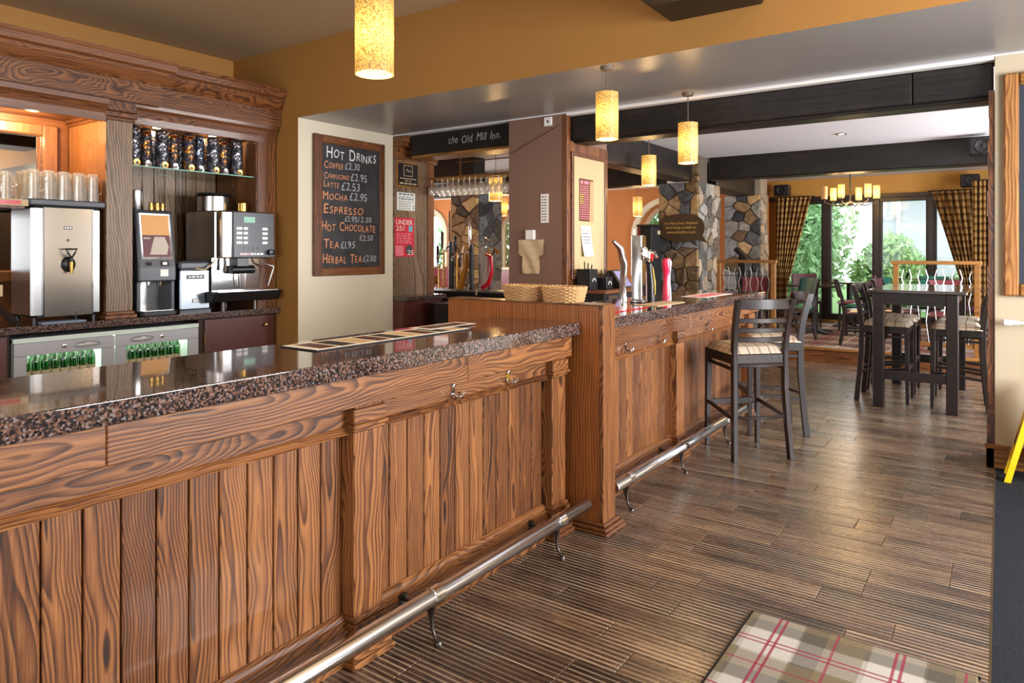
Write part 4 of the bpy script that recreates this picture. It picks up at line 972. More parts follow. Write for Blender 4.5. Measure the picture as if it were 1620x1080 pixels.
cup(-6.16, 3.2, 1.822, 'little copper jug on the dispenser beside the steel canister'); cup(-6.17, 3.26, 1.822, 'middle copper jug of the three on the dispenser'); cup(-6.2, 3.32, 1.822, 'little copper jug nearest the right edge of the dispenser')

# milk cooler
mc = thing('milk_cooler', (-6.25, 3.58, ZB), 'small steel milk cooler between the two drinks machines', 'milk cooler')
box('body', M['steel_dull'], -6.44, -6.06, 3.41, 3.70, ZB + 0.03, 1.29, mc, bev=0.01); box('lid', M['greypl'], -6.45, -6.05, 3.40, 3.71, 1.29, 1.37, mc, bev=0.02); box('plinth', M['greypl'], -6.44, -6.055, 3.405, 3.705, ZB, ZB + 0.03, mc)
m = MB(); m.box(-6.06, -6.056, 3.47, 3.64, 1.205, 1.245, 0); printed(m, (-6.0555, 3.49, 1.22), (0, 1, 0), (0, 0, 1), 0.13, 0.012, 4, 1); m.box(-6.06, -6.056, 3.525, 3.585, 0.99, 1.025, 0); m.box(-6.056, -6.055, 3.53, 3.58, 0.995, 1.02, 1); tag(m.build('badge', [M['blackpl'], M['whitepl']], mc), kind='stuff')
m = MB(); m.tube([(-6.05, 3.55, 1.30), (-6.02, 3.62, 1.29), (-6.015, 3.68, 1.33), (-6.03, 3.735, 1.38)], 0.007, 8); m.build('milk_hose', M['parch'], mc, smooth=True)
# espresso machine
em = thing('espresso_machine', (-6.2, 4.05, ZB), 'chrome and black bean-to-cup espresso machine at the end of the back bar', 'coffee machine')
m = MB(); m.box(-6.56, -6.05, 3.745, 4.17, 1.09, 1.84); m.build('body', M['steel'], em, bev=0.012)
m = MB(); m.box(-6.048, -5.955, 3.745, 4.335, 1.39, 1.845); m.build('head', M['chrome'], em, bev=0.02, seg=2)
m = MB(); m.prism([(-5.96, 1.40), (-5.93, 1.40), (-5.938, 1.835), (-5.96, 1.835)], 'Y', 3.86, 4.31); fp = m.build('control_panel', M['greypl'], em, bev=0.006)
box('display', M['lcd'], -5.937, -5.931, 3.97, 4.09, 1.735, 1.79, fp)
m = MB()
for i in range(4):
    for ys in ((3.89, 3.95), (3.965, 4.01), (4.17, 4.23)): m.box(-5.936, -5.9295, ys[0], ys[1], 1.665 - i * 0.045, 1.69 - i * 0.045)
tag(m.build('keys', M['whitepl'], fp), kind='stuff')
m = MB()
for i in range(4): m.lathe([(0.013, 0), (0.011, 0.004), (0.0, 0.004)], (-5.932, 3.97 + i * 0.05, 1.485), 12, ax='X', caps=False)
tag(m.build('round_keys', M['blackpl'], fp), kind='stuff')
m = MB(); printed(m, (-5.9292, 3.93, 1.425), (0, 1, 0), (0, 0, 1), 0.1, 0.018, 4); printed(m, (-5.9292, 4.04, 1.425), (0, 1, 0), (0, 0, 1), 0.14, 0.018, 4, 1); m.build('maker_name', [M['redgl'], M['whitepl']], fp)
m = MB(); m.lathe([(0.016, 0), (0.028, 0.02), (0.026, 0.045), (0.0, 0.05)], (-5.932, 4.26, 1.45), 14, ax='X', caps=False, sx=1.5); m.build('steam_knob', M['blackpl'], em, smooth=True)
box('splash_back', M['chrome'], -6.049, -6.03, 3.70, 4.20, 1.085, 1.395, em)
m = MB(); m.tube([(-5.98, 3.86, 1.285), (-5.98, 4.10, 1.285)], 0.04, 16); m.box(-6.03, -5.96, 3.92, 4.04, 1.285, 1.39); m.build('brew_outlet', M['blackpl'], em, smooth=True)
m = MB()
for y in (3.96, 4.01): m.tube([(-5.97, y, 1.25), (-5.97, y, 1.12)], 0.008, 8)
m.build('spouts', M['chrome'], em, smooth=True)
m = MB(); m.tube([(-5.97, 4.15, 1.40), (-5.95, 4.20, 1.34), (-5.93, 4.29, 1.31), (-5.93, 4.29, 1.27), (-5.94, 4.24, 1.12)], [0.008, 0.008, 0.014, 0.008, 0.006], 8); m.build('steam_wand', M['steel'], em, smooth=True)
m = MB(); m.tube([(-5.98, 3.80, 1.40), (-5.97, 3.80, 1.28)], [0.012, 0.018], 10); m.build('water_outlet', M['iron'], em, smooth=True)
m = MB(); m.prism([(-6.55, 0.985), (-6.05, 0.985), (-6.05, 1.085), (-6.55, 1.085)], 'Y', 3.745, 4.17); m.prism([(-6.05, 0.985), (-5.95, 0.985), (-5.89, 1.075), (-6.05, 1.083)], 'Y', 3.65, 4.38); m.build('drip_tray', M['blackpl'], em, bev=0.01)
box('drip_grid', M['steel'], -6.03, -5.91, 3.69, 4.34, 1.078, 1.086, em)
for x in (-6.5, -6.01):
    for y in (3.80, 4.14):
        m = MB(); m.lathe([(0.022, 0), (0.018, 0.09)], (x, y, ZB), 12); m.build('foot', M['iron'], em, smooth=True)
m = MB(); m.lathe([(0.14, 0), (0.15, 0.01), (0.15, 0.15), (0.14, 0.16)], (-6.36, 3.92, 1.842), 28); hp = m.build('bean_hopper', M['steel'], em, smooth=True)
m = MB(); m.lathe([(0.16, 0), (0.165, 0.01), (0.16, 0.025), (0.0, 0.028)], (-6.36, 3.92, 2.0), 28, caps=False); m.build('hopper_lid', M['blackpl'], hp, smooth=True)
m = MB(); m.lathe([(0.045, 0), (0.045, 0.09), (0.04, 0.095)], (-6.15, 4.10, 1.842), 18); tag(m.build('copper_pot', M['brass'], smooth=True), 'small copper pot standing on the espresso machine', 'pot')

# ------------------------------------------------------------------ stools, tables, chairs
STL = [(0, 0.16, 0.0, 0.05, srgb(70, 56, 48), 0.8), (0, 0.16, 0.5, 0.62, srgb(150, 124, 100), 0.6), (1, 0.16, 0.0, 0.05, srgb(70, 56, 48), 0.8), (1, 0.16, 0.5, 0.62, srgb(150, 124, 100), 0.6), (0, 0.16, 0.27, 0.30, srgb(140, 60, 56), 0.6)]
M['seat_t'] = tartan('beige_checked_seat_cloth', srgb(206, 192, 172), STL, fuzz=0.1)
def make_stool(label):
    t = thing('bar_stool', (0, 0, 0), label, 'stool')
    W = M['dkwZ']; z0 = (0, 0, 0)
    def curve(x): return [((x * 1.06), -0.232, 0.0), (x * 1.0, -0.208, 0.25), (x * 0.96, -0.19, 0.5), (x * 0.96, -0.188, 0.74), (x * 0.98, -0.205, 0.9), (x * 1.0, -0.235, 1.02), (x * 1.0, -0.265, 1.125)]
    for x in (-0.2, 0.2):
        pts = curve(x); m = MB()
        m.post(pts, 0.034, 0.046); m.build('rear_post', W, t, smooth=True, bev=0.003)
        m = MB(); m.bar((x * 1.02, 0.208, 0), (x * 0.98, 0.2, 0.735), 0.03, 0.03, up=(0, 1, 0), w1=0.042, d1=0.042); m.build('front_leg', W, t, bev=0.003)
    def arc(z, y, hh, th, b=0.045, name='slat', w=0.2):
        m = MB(); n = 8
        def P(u, o): return (-w + 2 * w * u, y - b * math.sin(PI * u) + o, z)
        poly = [(P(i / n, th / 2)[0], P(i / n, th / 2)[1]) for i in range(n + 1)] + [(P(1 - i / n, -th / 2)[0], P(1 - i / n, -th / 2)[1]) for i in range(n + 1)]
        m.prism(poly, 'Z', z - hh / 2, z + hh / 2); m.build(name, W, t, smooth=True, bev=0.003)
    arc(1.092, -0.252, 0.072, 0.022, name='crest_rail'); arc(0.976, -0.222, 0.034, 0.018); arc(0.908, -0.206, 0.034, 0.018); arc(0.842, -0.196, 0.036, 0.018)
    m = MB(); m.box(-0.2, 0.2, 0.18, 0.212, 0.668, 0.738); m.box(-0.2, 0.2, -0.2, -0.17, 0.668, 0.738); m.box(-0.212, -0.18, -0.19, 0.2, 0.668, 0.738); m.box(0.18, 0.212, -0.19, 0.2, 0.668, 0.738); m.build('seat_frame', W, t, bev=0.006)
    m = MB(); n = 12
    def pad(u, v):
        x, y = (u - 0.5) * 0.435, -0.19 + v * 0.415; e = max(abs(u - 0.5), abs(v - 0.5)) * 2
        return (x, y, 0.738 + 0.062 * (1 - max(0, e) ** 4) ** 0.6)
    m.grid(pad, n, n); m.add([pad(0, 0), pad(1, 0), pad(1, 1), pad(0, 1)], [(3, 2, 1, 0)]); m.build('cushion', M['seat_t'], t, smooth=True)
    arc(0.66, -0.19, 0.022, 0.018, 0.04, 'curved_stay'); arc(0.30, -0.2, 0.022, 0.018, 0.05, 'curved_stay')
    m = MB(); m.box(-0.19, 0.19, 0.195, 0.215, 0.305, 0.35); m.build('foot_rest', W, t, bev=0.003)
    for x in (-0.2, 0.2):
        m = MB(); m.bar((x, 0.2, 0.335), (x, -0.2, 0.285), 0.02, 0.026); m.build('side_stretcher', W, t, bev=0.002)
        m = MB(); m.bar((x * .97, 0.2, 0.64), (x * .97, -0.19, 0.63), 0.018, 0.022); m.build('side_stay', W, t, bev=0.002)
    return t
st = make_stool('stool')
D = math.radians
place(st, False, (-1.542, 5.145, 0), D(45), 'dark ladder-back bar stool nearest the camera, beside the far bar front')
place(st, True, (-1.585, 5.90, 0), D(121), 'dark ladder-back bar stool at the bar, half hidden behind the nearest stool')
place(st, True, (-0.965, 7.80, 0), D(-90), 'dark bar stool on the left side of the high table, nearest its end')
place(st, True, (-0.965, 8.42, 0), D(-90), 'dark bar stool on the left side of the high table, further back')
place(st, True, (-0.36, 7.80, 0), D(93), 'dark bar stool on the right side of the high table by the partition')
place(st, True, (-0.36, 8.45, 0), D(88), 'dark bar stool on the right side of the high table, further back')

ht = thing('high_table', (-0.66, 8.1, 0), 'tall dark wooden table with thick square legs in the far room', 'table')
box('table_top', M['tabletop'], -1.06, -0.27, 7.30, 8.85, 1.07, 1.10, ht, bev=0.006)
for x in (-0.975, -0.385):
    for y in (7.39, 8.76): box('leg', M['dkwZ'], x - 0.047, x + 0.047, y - 0.047, y + 0.047, 0, 1.07, ht, bev=0.005)
for y in (7.39, 8.76):
    box('apron', M['dkwX'], -0.93, -0.43, y - 0.02, y + 0.02, 0.96, 1.07, ht); box('stretcher', M['dkwX'], -0.93, -0.43, y - 0.02, y + 0.02, 0.26, 0.345, ht, bev=0.003)
for x in (-0.975, -0.385): box('side_apron', M['dkwY'], x - 0.02, x + 0.02, 7.437, 8.713, 0.96, 1.07, ht)

def make_chair(label, pad):
    t = thing('dining_chair', (0, 0, 0), label, 'chair'); W = M['dkwZ']
    for x in (-0.19, 0.19):
        pts = [(x, -0.25, 0), (x, -0.205, 0.22), (x, -0.2, 0.44), (x, -0.225, 0.62), (x, -0.29, 0.86)]; m = MB()
        m.post(pts, 0.026, 0.04); m.build('rear_leg', W, t, smooth=True)
        m = MB(); m.bar((x, 0.2, 0), (x, 0.19, 0.42), 0.028, 0.028, up=(0, 1, 0), w1=0.036, d1=0.036); m.build('front_leg', W, t)
        m = MB(); m.bar((x, 0.19, 0.2), (x, -0.2, 0.2), 0.018, 0.024); m.build('stretcher', W, t)
    m = MB(); m.box(-0.2, 0.2, -0.21, 0.21, 0.395, 0.435); m.build('seat_frame', W, t, bev=0.004)
    m = MB()
    def sp(u, v):
        e = max(abs(u - 0.5), abs(v - 0.5)) * 2; return ((u - 0.5) * 0.43, -0.21 + v * 0.44, 0.436 + 0.05 * (1 - e ** 4) ** 0.6)
    m.grid(sp, 8, 8); m.build('seat_pad', M[pad], t, smooth=True)
    m = MB()
    for s_ in (0.014, -0.014): m.grid(lambda u, v: ((u - 0.5) * 0.4 * (1 if s_ > 0 else -1), -0.235 - 0.06 * v + s_ - 0.03 * math.sin(PI * u), 0.64 + v * 0.24), 6, 3)
    m.build('back_pad', M[pad], t, smooth=True)
    m = MB()
    for z, y in ((0.52, -0.215), (0.58, -0.22)): m.bar((-0.19, y, z), (0.19, y, z), 0.016, 0.022)
    m.build('back_rails', W, t)
    return t
ZP = 0.2
cp = make_chair('c', 'plum'); ct = make_chair('c', 'teal'); cb = make_chair('c', 'burg')
place(ct, False, (-1.72, 11.62, ZP), D(80), 'dark dining chair with teal seat beside the square pedestal table')
place(cp, False, (-3.05, 11.1, ZP), D(-75), 'plum leather dining chair left of the pedestal table, below the curtain')
place(cp, True, (-2.75, 12.55, ZP), D(200), 'plum leather dining chair behind the pedestal table by the window')
place(cb, False, (-2.0, 12.35, ZP), D(100), 'burgundy seated dining chair beyond the teal chair')
place(cp, True, (-1.6, 10.45, ZP), D(-80), 'plum leather dining chair left of the high table, near the platform edge')
place(cp, True, (-1.2, 11.05, ZP), D(-100), 'plum leather dining chair behind the high table, second from the platform edge')
place(cb, True, (-0.62, 10.55, ZP), D(185), 'burgundy dining chair seen under the high table')
place(ct, True, (-0.95, 12.3, ZP), D(170), 'teal dining chair by the right-hand window pane')
place(cb, True, (-3.05, 10.35, ZP), D(180), 'burgundy dining chair behind the left railing')
place(ct, True, (-2.5, 10.55, ZP), D(140), 'teal dining chair at the right end of the left railing')
place(cp, True, (-0.35, 11.9, ZP), D(90), 'plum dining chair behind the right railing')
def ped_table(x, y, label, w=0.7):
    t = thing('pedestal_table', (x, y, ZP), label, 'table')
    box('table_top', M['tabletop'], x - w / 2, x + w / 2, y - w / 2, y + w / 2, ZP + 0.72, ZP + 0.75, t, bev=0.005)
    m = MB(); m.tube([(x, y, ZP + 0.03), (x, y, ZP + 0.72)], 0.045, 14); m.build('column', M['blackpl'], t, smooth=True)
    for a in range(4):
        q = PI / 4 + a * PI / 2; m = MB(); m.bar((x, y, ZP + 0.05), (x + 0.3 * math.cos(q), y + 0.3 * math.sin(q), ZP + 0.018), 0.07, 0.05, w1=0.05, d1=0.024); m.build('foot', M['iron'], t, bev=0.004)
ped_table(-2.42, 11.62, 'square pedestal table beside the teal chair on the platform')
ped_table(-2.15, 12.95, 'pedestal table against the dining room window')
ped_table(-0.62, 11.55, 'pedestal table behind the right railing', 0.8)

def railing(x0, x1, n, label, seed):
    t = thing('wooden_railing', ((x0 + x1) / 2, 9.95, ZP), label, 'railing'); r = random.Random(seed)
    for x in (x0, x1 - 0.06): box('post', M['golden'], x, x + 0.06, 9.92, 9.98, ZP, 1.30, t, bev=0.003)
    box('top_rail', M['golden'], x0 - 0.02, x1 + 0.02, 9.91, 9.99, 1.30, 1.345, t, bev=0.004); box('bottom_rail', M['golden'], x0 + 0.06, x1 - 0.06, 9.93, 9.97, 0.30, 0.35, t)
    m = MB(); m.tube([(x0 + 0.06, 9.95, 1.12), (x1 - 0.06, 9.95, 1.12)], 0.007, 6); m.build('cross_rod', M['iron'], t)
    for k in range(n):
        x = x0 + 0.1 + (x1 - x0 - 0.2) * k / (n - 1); s_ = 1 if k % 2 else -1
        m = MB(); m.tube([(x + s_ * 0.02, 9.95, 0.35), (x - s_ * 0.01, 9.95, 0.6), (x + s_ * 0.015, 9.95, 0.85), (x - s_ * 0.02, 9.95, 1.02), (x + s_ * 0.01, 9.95, 1.14), (x - s_ * 0.015, 9.95, 1.24)], [0.006, 0.007, 0.007, 0.007, 0.007, 0.005], 6); m.build('baluster', M['steel'], t, smooth=True)
railing(-3.40, -2.58, 9, 'oak railing with wavy metal balusters beside the stone pillar', 1)
railing(-1.15, -0.24, 9, 'oak railing with wavy metal balusters behind the high table', 2)

# ------------------------------------------------------------------ lamps
def pendant(x, y, zb, ztop, label, power=9, h=0.335, r=0.081, mat='shade', real=True):
    t = thing('pendant_lamp', (x, y, zb), label, 'pendant lamp')
    n = 28; m = MB()
    m.lathe([(r, 0), (r, h)], (x, y, zb), n, caps=False); m.lathe([(r - 0.004, h), (r - 0.004, 0)], (x, y, zb), n, caps=False); m.lathe([(r - 0.004, 0), (r, 0)], (x, y, zb), n, caps=False)
    m.lathe([(r, h), (r - 0.004, h)], (x, y, zb), n, caps=False)
    m.build('shade', M[mat], t, smooth=True)
    m = MB(); m.tube([(x, y, zb + h * 0.7), (x, y, ztop)], 0.004, 6); m.build('cord', M['cord'], t)
    m = MB(); m.lathe([(0.02, 0), (0.022, 0.01), (0.02, 0.06)], (x, y, zb + h * 0.72), 14); m.tube([(x - r, y, zb + h * 0.96), (x + r, y, zb + h * 0.96)], 0.003, 6); m.build('lamp_holder', M['cord'], t, smooth=True)
    m = MB(); m.lathe([(0.05, 0), (0.045, -0.025), (0.02, -0.03)], (x, y, ztop), 16); m.build('ceiling_rose', M['cord'], t, smooth=True)
    m = MB(); m.lathe([(0.005, 0), (0.028, 0.02), (0.03, 0.045), (0.016, 0.08), (0.014, 0.09)], (x, y, zb + h * 0.46), 14); m.build('bulb', M['lamp'], t, smooth=True)
    if power: point('pendant_glow', (x, y, zb - 0.02), power, WARM, 0.06)
    return t
pendant(-2.17, 2.07, 2.198, ZC, 'large speckled amber pendant lamp hanging over the near worktop', 16)
pendant(-2.34, 4.50, 2.262, ZS, 'speckled amber pendant lamp under the grey soffit above the baskets', 13)
pendant(-2.17, 5.63, 2.196, ZS, 'speckled amber pendant lamp over the far worktop, on a long cord', 13)
pendant(-3.27, 7.30, 2.2, ZC2, 'speckled amber pendant lamp beyond the black beam, over the bar aisle', 12)
pendant(-5.23, 11.2, 2.08, ZC2, 'small looking amber pendant lamp in front of the far orange wall', 16)
pendant(-5.45, 7.35, 2.12, ZC2, 'amber pendant lamp behind the hanging wine glasses', 14, r=0.09)
pendant(-7.9, 10.9, 2.15, ZC2, 'amber pendant lamp in the left far room near the stone pillar', 14)

ch = thing('chandelier', (-1.9, 11.5, 2.2), 'six-light chandelier with amber glass shades in front of the window', 'chandelier')
m = MB(); m.tube([(-1.9, 11.5, 2.16), (-1.9, 11.5, ZC2)], 0.012, 10); m.lathe([(0.0, 0), (0.04, 0.01), (0.03, 0.05), (0.015, 0.08)], (-1.9, 11.5, 2.14), 14, caps=False); m.build('stem', M['iron'], ch, smooth=True)
for k in range(6):
    q = 0.35 + k * PI / 3; ex, ey = -1.9 + 0.36 * math.cos(q), 11.5 + 0.36 * math.sin(q)
    m = MB(); m.tube([(-1.9, 11.5, 2.2), (-1.9 + 0.2 * math.cos(q), 11.5 + 0.2 * math.sin(q), 2.15), (ex, ey, 2.2), (ex, ey, 2.25)], 0.009, 8); m.lathe([(0.035, 0), (0.04, 0.012)], (ex, ey, 2.24), 12); a = m.build('arm', M['iron'], ch, smooth=True)
    m = MB(); m.lathe([(0.045, 0), (0.045, 0.19)], (ex, ey, 2.255), 16, caps=False); m.lathe([(0.041, 0.19), (0.041, 0)], (ex, ey, 2.255), 16, caps=False); m.build('glass_shade', M['shade_off'] if k == 3 else M['shade_s'], ch, smooth=True)
    m = MB(); m.lathe([(0.012, 0), (0.018, 0.04), (0.004, 0.09)], (ex, ey, 2.27), 10)
    if k != 3: m.build('bulb', M['lamp'], a, smooth=True)
point('chandelier_glow', (-1.9, 11.5, 2.35), 40, WARM, 0.25)
dl = thing('downlight', (-1.495, 8.5, ZC2), 'small recessed downlight in the white ceiling between the beams', 'downlight')
m = MB(); m.lathe([(0.05, 0.004), (0.06, -0.004), (0.05, -0.012), (0.036, -0.006)], (-1.495, 8.5, ZC2), 18, caps=False); m.build('rim', M['chrome'], dl, smooth=True)
m = MB(); m.lathe([(0.036, -0.005), (0.0, -0.005)], (-1.495, 8.5, ZC2), 16, caps=False); m.build('lamp', M['lamp'], dl)
def speaker(x, y, z, label, rz):
    t = thing('wall_speaker', (x, y, z), label, 'speaker')
    box('cabinet', M['blackpl'], x - 0.13, x + 0.13, y - 0.1, y + 0.1, z, z + 0.2, t, bev=0.02)
    m = MB(); m.lathe([(0.085, 0), (0.075, -0.012), (0.03, 0.008), (0.0, -0.008)], (x, y - 0.103, z + 0.1), 20, ax='Y', caps=False); m.build('cone', M['black'], t, smooth=True)
speaker(-0.45, 13.2, 2.48, 'black speaker above the right-hand curtain', 0); speaker(-3.28, 13.1, 2.46, 'black speaker above the left-hand curtain', 0)
speaker(-0.2, 9.42, 2.53, 'black speaker on the beam beside the partition wall', 0)
m = MB(); m.tube([(-0.2, 9.5, 2.73), (-0.1, 9.3, 2.72), (-0.06, 9.1, 2.74), (-0.02, 8.9, 2.765)], 0.006, 6); tag(m.build('cable', M['whitepl'], smooth=True), 'loose white cable beside the speaker on the beam', 'cable')

# ------------------------------------------------------------------ boards, posters and notices
def chalkboard(label, loc, frame_bits, slate_box, frame_mat):
    pass
cb1 = thing('chalkboard', (-5.70, 5.09, 1.2), 'oak framed chalkboard listing hot drinks on the cream pier', 'chalkboard')
Y0, Y1, Z0, Z1 = 4.60, 5.585, 1.207, 2.655
m = MB(); w = 0.105
m.box(-5.719, -5.682, Y0, Y0 + w, Z0, Z1); m.build('frame_side', M['oakbZ'], cb1, bev=0.008)
m = MB(); m.box(-5.719, -5.682, Y1 - w * 0.75, Y1, Z0, Z1); m.build('frame_side', M['oakbZ'], cb1, bev=0.008)
m = MB(); m.box(-5.719, -5.681, Y0 + w, Y1 - w * 0.75, Z0, Z0 + w * 0.8); m.build('frame_bottom', M['oakbY'], cb1, bev=0.008)
m = MB(); m.box(-5.719, -5.681, Y0 + w, Y1 - w * 0.75, Z1 - w * 0.8, Z1); m.build('frame_top', M['oakbY'], cb1, bev=0.008)
box('slate', M['slate'], -5.719, -5.701, Y0 + 0.08, Y1 - 0.06, Z0 + 0.06, Z1 - 0.06, cb1)
TXT = [('HOT DRINKS', 4.77, 5.47, 2.425, 0.125, 0), ('COFFEE', 4.736, 5.0, 2.318, 0.078, 1), ('£2.30', 5.015, 5.23, 2.325, 0.075, 0), ('CAPPUCINO', 4.736, 5.08, 2.212, 0.07, 1), ('£2.95', 5.095, 5.335, 2.215, 0.085, 0),
       ('LATTE', 4.731, 4.94, 2.12, 0.075, 1), ('£2.53', 4.965, 5.23, 2.10, 0.09, 0), ('MOCHA', 4.722, 5.06, 1.995, 0.092, 1), ('£2.95', 5.08, 5.333, 2.0, 0.087, 0), ('ESPRESSO', 4.731, 5.285, 1.85, 0.105, 1), ('£1.95/2.50', 5.01, 5.40, 1.775, 0.062, 0),
       ('HOT CHOCOLATE', 4.706, 5.46, 1.67, 0.1, 1), ('£2.50', 5.22, 5.42, 1.575, 0.065, 0), ('TEA', 4.728, 4.945, 1.49, 0.1, 1), ('£1.95', 4.958, 5.16, 1.49, 0.078, 0), ('HERBAL TEA', 4.72, 5.26, 1.335, 0.105, 1), ('£2.00', 5.268, 5.466, 1.35, 0.07, 0)]
m = MB()
for body, a, b, z, hgt, c in TXT: lettering(m, body, (-5.6995, a, z), (0, 1, 0), (0, 0, 1), b - a, hgt, 2 if body[0] == '£' else c, chalk=True)
tag(m.build('lettering', [M['chalkw'], M['chalko'], plain('grey_chalk', srgb(176, 178, 186), 0.95)], cb1), kind='stuff')

cb2 = thing('chalkboard', (0.5, 5.71, 1.16), 'large oak framed blackboard on the cream partition at the right edge', 'chalkboard')
for nm, mt, a in (('frame_side', 'goldenZ', (-0.01, 0.075, 1.158, 2.642)), ('frame_side', 'goldenZ', (1.05, 1.135, 1.158, 2.642)), ('frame_top', 'golden', (0.075, 1.05, 2.56, 2.642)), ('frame_bottom', 'golden', (0.075, 1.05, 1.158, 1.24))):
    box(nm, M[mt], a[0], a[1], 5.70, 5.738, a[2], a[3], cb2, bev=0.012)
box('slate', plain('blue_black_board', srgb(40, 46, 58), 0.5), 0.06, 1.06, 5.722, 5.738, 1.22, 2.58, cb2)

# limed oak end panel past the pier, with its signs
wc = thing('oak_end_panel', (-5.9, 6.07, 0), 'tall limed oak panel beyond the cream pier carrying the notices', 'panel')
box('panel', M['greyoak'], -6.2, -5.70, 5.745, 6.40, 0.951, 2.52, wc); box('edge_post', M['oakbZ'], -5.72, -5.685, 6.30, 6.41, 0.951, 2.52, wc, bev=0.003)
m = MB(); m.box(-6.2, -5.66, 5.745, 6.45, 2.52, 2.66); m.build('frieze', M['oakY'], wc, bev=0.004)
m = MB(); m.box(-6.2, -5.58, 5.745, 6.55, 2.66, 2.70); m.box(-6.2, -5.54, 5.745, 6.6, 2.70, 2.77); m.build('cornice', M['oakbY'], wc, bev=0.006)
box('base', M['maroon'], -6.2, -5.56, 5.745, 6.40, 0.0, 0.895, wc)
slab('side_worktop', -6.2, -5.50, 5.745, 6.42, 0.90, 0.95, M['granite2'], 'short granite shelf under the notice panel', 'worktop')
def notice(name, label, y0, y1, z0, z1, cat='sign'):
    return thing(name, (-5.69, (y0 + y1) / 2, z0), label, cat)
def yz(a, z, x=-5.692): return (x, a, z)
n1 = notice('framed_sign', 'black framed award sign at the top of the notice panel', 5.776, 6.135, 2.223, 2.485)
m = MB(); m.box(-5.70, -5.688, 5.77, 6.14, 2.205, 2.50); m.build('frame', M['golden'], n1, bev=0.003); box('face', M['black'], -5.688, -5.685, 5.79, 6.12, 2.225, 2.48, n1)
m = MB()
for a, b, c, d in ((5.88, 6.03, 2.455, 2.462), (5.88, 6.03, 2.335, 2.342), (5.88, 5.887, 2.335, 2.462), (6.023, 6.03, 2.335, 2.462)): m.box(-5.685, -5.6835, a, b, c, d)
m.tube([(-5.684, 5.92, 2.39), (-5.684, 5.94, 2.42), (-5.684, 5.96, 2.38), (-5.684, 5.985, 2.41), (-5.684, 6.0, 2.385)], 0.005, 5)
printed(m, yz(5.82, 2.30, -5.6835), (0, 1, 0), (0, 0, 1), 0.27, 0.012, 6); printed(m, yz(5.9, 2.275, -5.6835), (0, 1, 0), (0, 0, 1), 0.1, 0.01, 2); printed(m, yz(5.815, 2.24, -5.6835), (0, 1, 0), (0, 0, 1), 0.28, 0.018, 4); m.build('print', M['parch'], n1)
n2 = notice('notice_card', 'small white notice card below the black framed sign', 5.776, 6.08, 1.935, 2.145)
box('card', M['whitepl'], -5.70, -5.688, 5.778, 6.08, 1.935, 2.145, n2, bev=0.006)
m = MB()
for k, (n_, hh) in enumerate(((4, .014), (5, .008), (5, .014), (5, .008), (5, .008), (5, .008), (4, .008))): printed(m, yz(5.80, 2.115 - k * 0.027, -5.6875), (0, 1, 0), (0, 0, 1), 0.25 if k < 4 else 0.2, hh, n_)
m.box(-5.6878, -5.687, 6.04, 6.06, 1.985, 2.0); m.box(-5.6878, -5.687, 6.04, 6.055, 1.95, 1.975); m.build('print', plain('print_teal', srgb(70, 100, 100), 0.8), n2)
n3 = notice('poster', 'red poster reading UNDER 25 on the notice panel', 5.735, 6.06, 1.398, 1.854, 'poster')
box('sheet', M['red'], -5.70, -5.688, 5.748, 6.06, 1.40, 1.85, n3)
m = MB(); lettering(m, 'UNDER', yz(5.76, 1.77, -5.687), (0, 1, 0), (0, 0, 1), 0.27, 0.055, 0); lettering(m, '25?', yz(5.76, 1.70, -5.687), (0, 1, 0), (0, 0, 1), 0.14, 0.055, 0)
m.box(-5.6878, -5.687, 5.965, 6.03, 1.69, 1.76, 2)
for k in range(5): printed(m, yz(5.765, 1.655 - k * 0.025, -5.687), (0, 1, 0), (0, 0, 1), 0.25 - 0.03 * (k % 2), 0.016, 4, 1)
m.box(-5.6878, -5.6872, 5.75, 5.88, 1.41, 1.53, 1); m.lathe([(0.06, 0), (0.0, 0.0004)], (-5.6874, 5.975, 1.48), 20, ax='X', caps=False, mi=3); lettering(m, '25', yz(5.945, 1.42, -5.6865), (0, 1, 0), (0, 0, 1), 0.1, 0.055, 0)
m.build('print', [M['whitepl'], M['pinkp'], plain('poster_blue', srgb(110, 170, 190), 0.6), M['greypl']], n3)

# on the mocha pillar
sw = thing('light_switch', (-3.62, 5.735, 2.69), 'white switch plate high on the mocha pillar', 'switch'); box('plate', M['whitepl'], -3.665, -3.575, 5.728, 5.741, 2.675, 2.76, sw, bev=0.003); box('rocker', M['greypl'], -3.63, -3.61, 5.726, 5.729, 2.705, 2.73, sw)
m = MB(); m.tube([(-4.085, 5.732, 2.42), (-3.9, 5.728, 2.49), (-3.7, 5.728, 2.57), (-3.47, 5.73, 2.66)], 0.008, 6); tag(m.build('cable', M['brownwall'], smooth=True), 'brown cable slanting across the mocha pillar', 'cable')
tk_ = thing('price_strip', (-3.66, 5.735, 1.74), 'narrow white paper strip pinned on the mocha pillar', 'notice'); box('sheet', M['paper'], -3.705, -3.617, 5.734, 5.7395, 1.738, 2.018, tk_)
m = MB()
for k in range(9): printed(m, (-3.695, 5.7335, 1.985 - k * 0.028), (1, 0, 0), (0, 0, 1), 0.055, 0.01, 2)
m.build('print', M['greypl'], tk_)
tag(box('wall_box', M['whitepl'], -3.865, -3.765, 5.70, 5.741, 1.575, 1.67, bev=0.006), 'small white control box on the mocha pillar above the brown paper', 'wall box')
pp = MB()
def crumple(u, v):
    z = 1.24 + v * 0.335; top = z > 1.41; wid = 0.30 if top else 0.20; cx = -3.815
    return (cx + (u - 0.5) * wid, 5.732 - 0.012 * (0.5 + 0.5 * math.sin(u * 9 + v * 7)) - 0.004 * math.sin(v * 31), z)
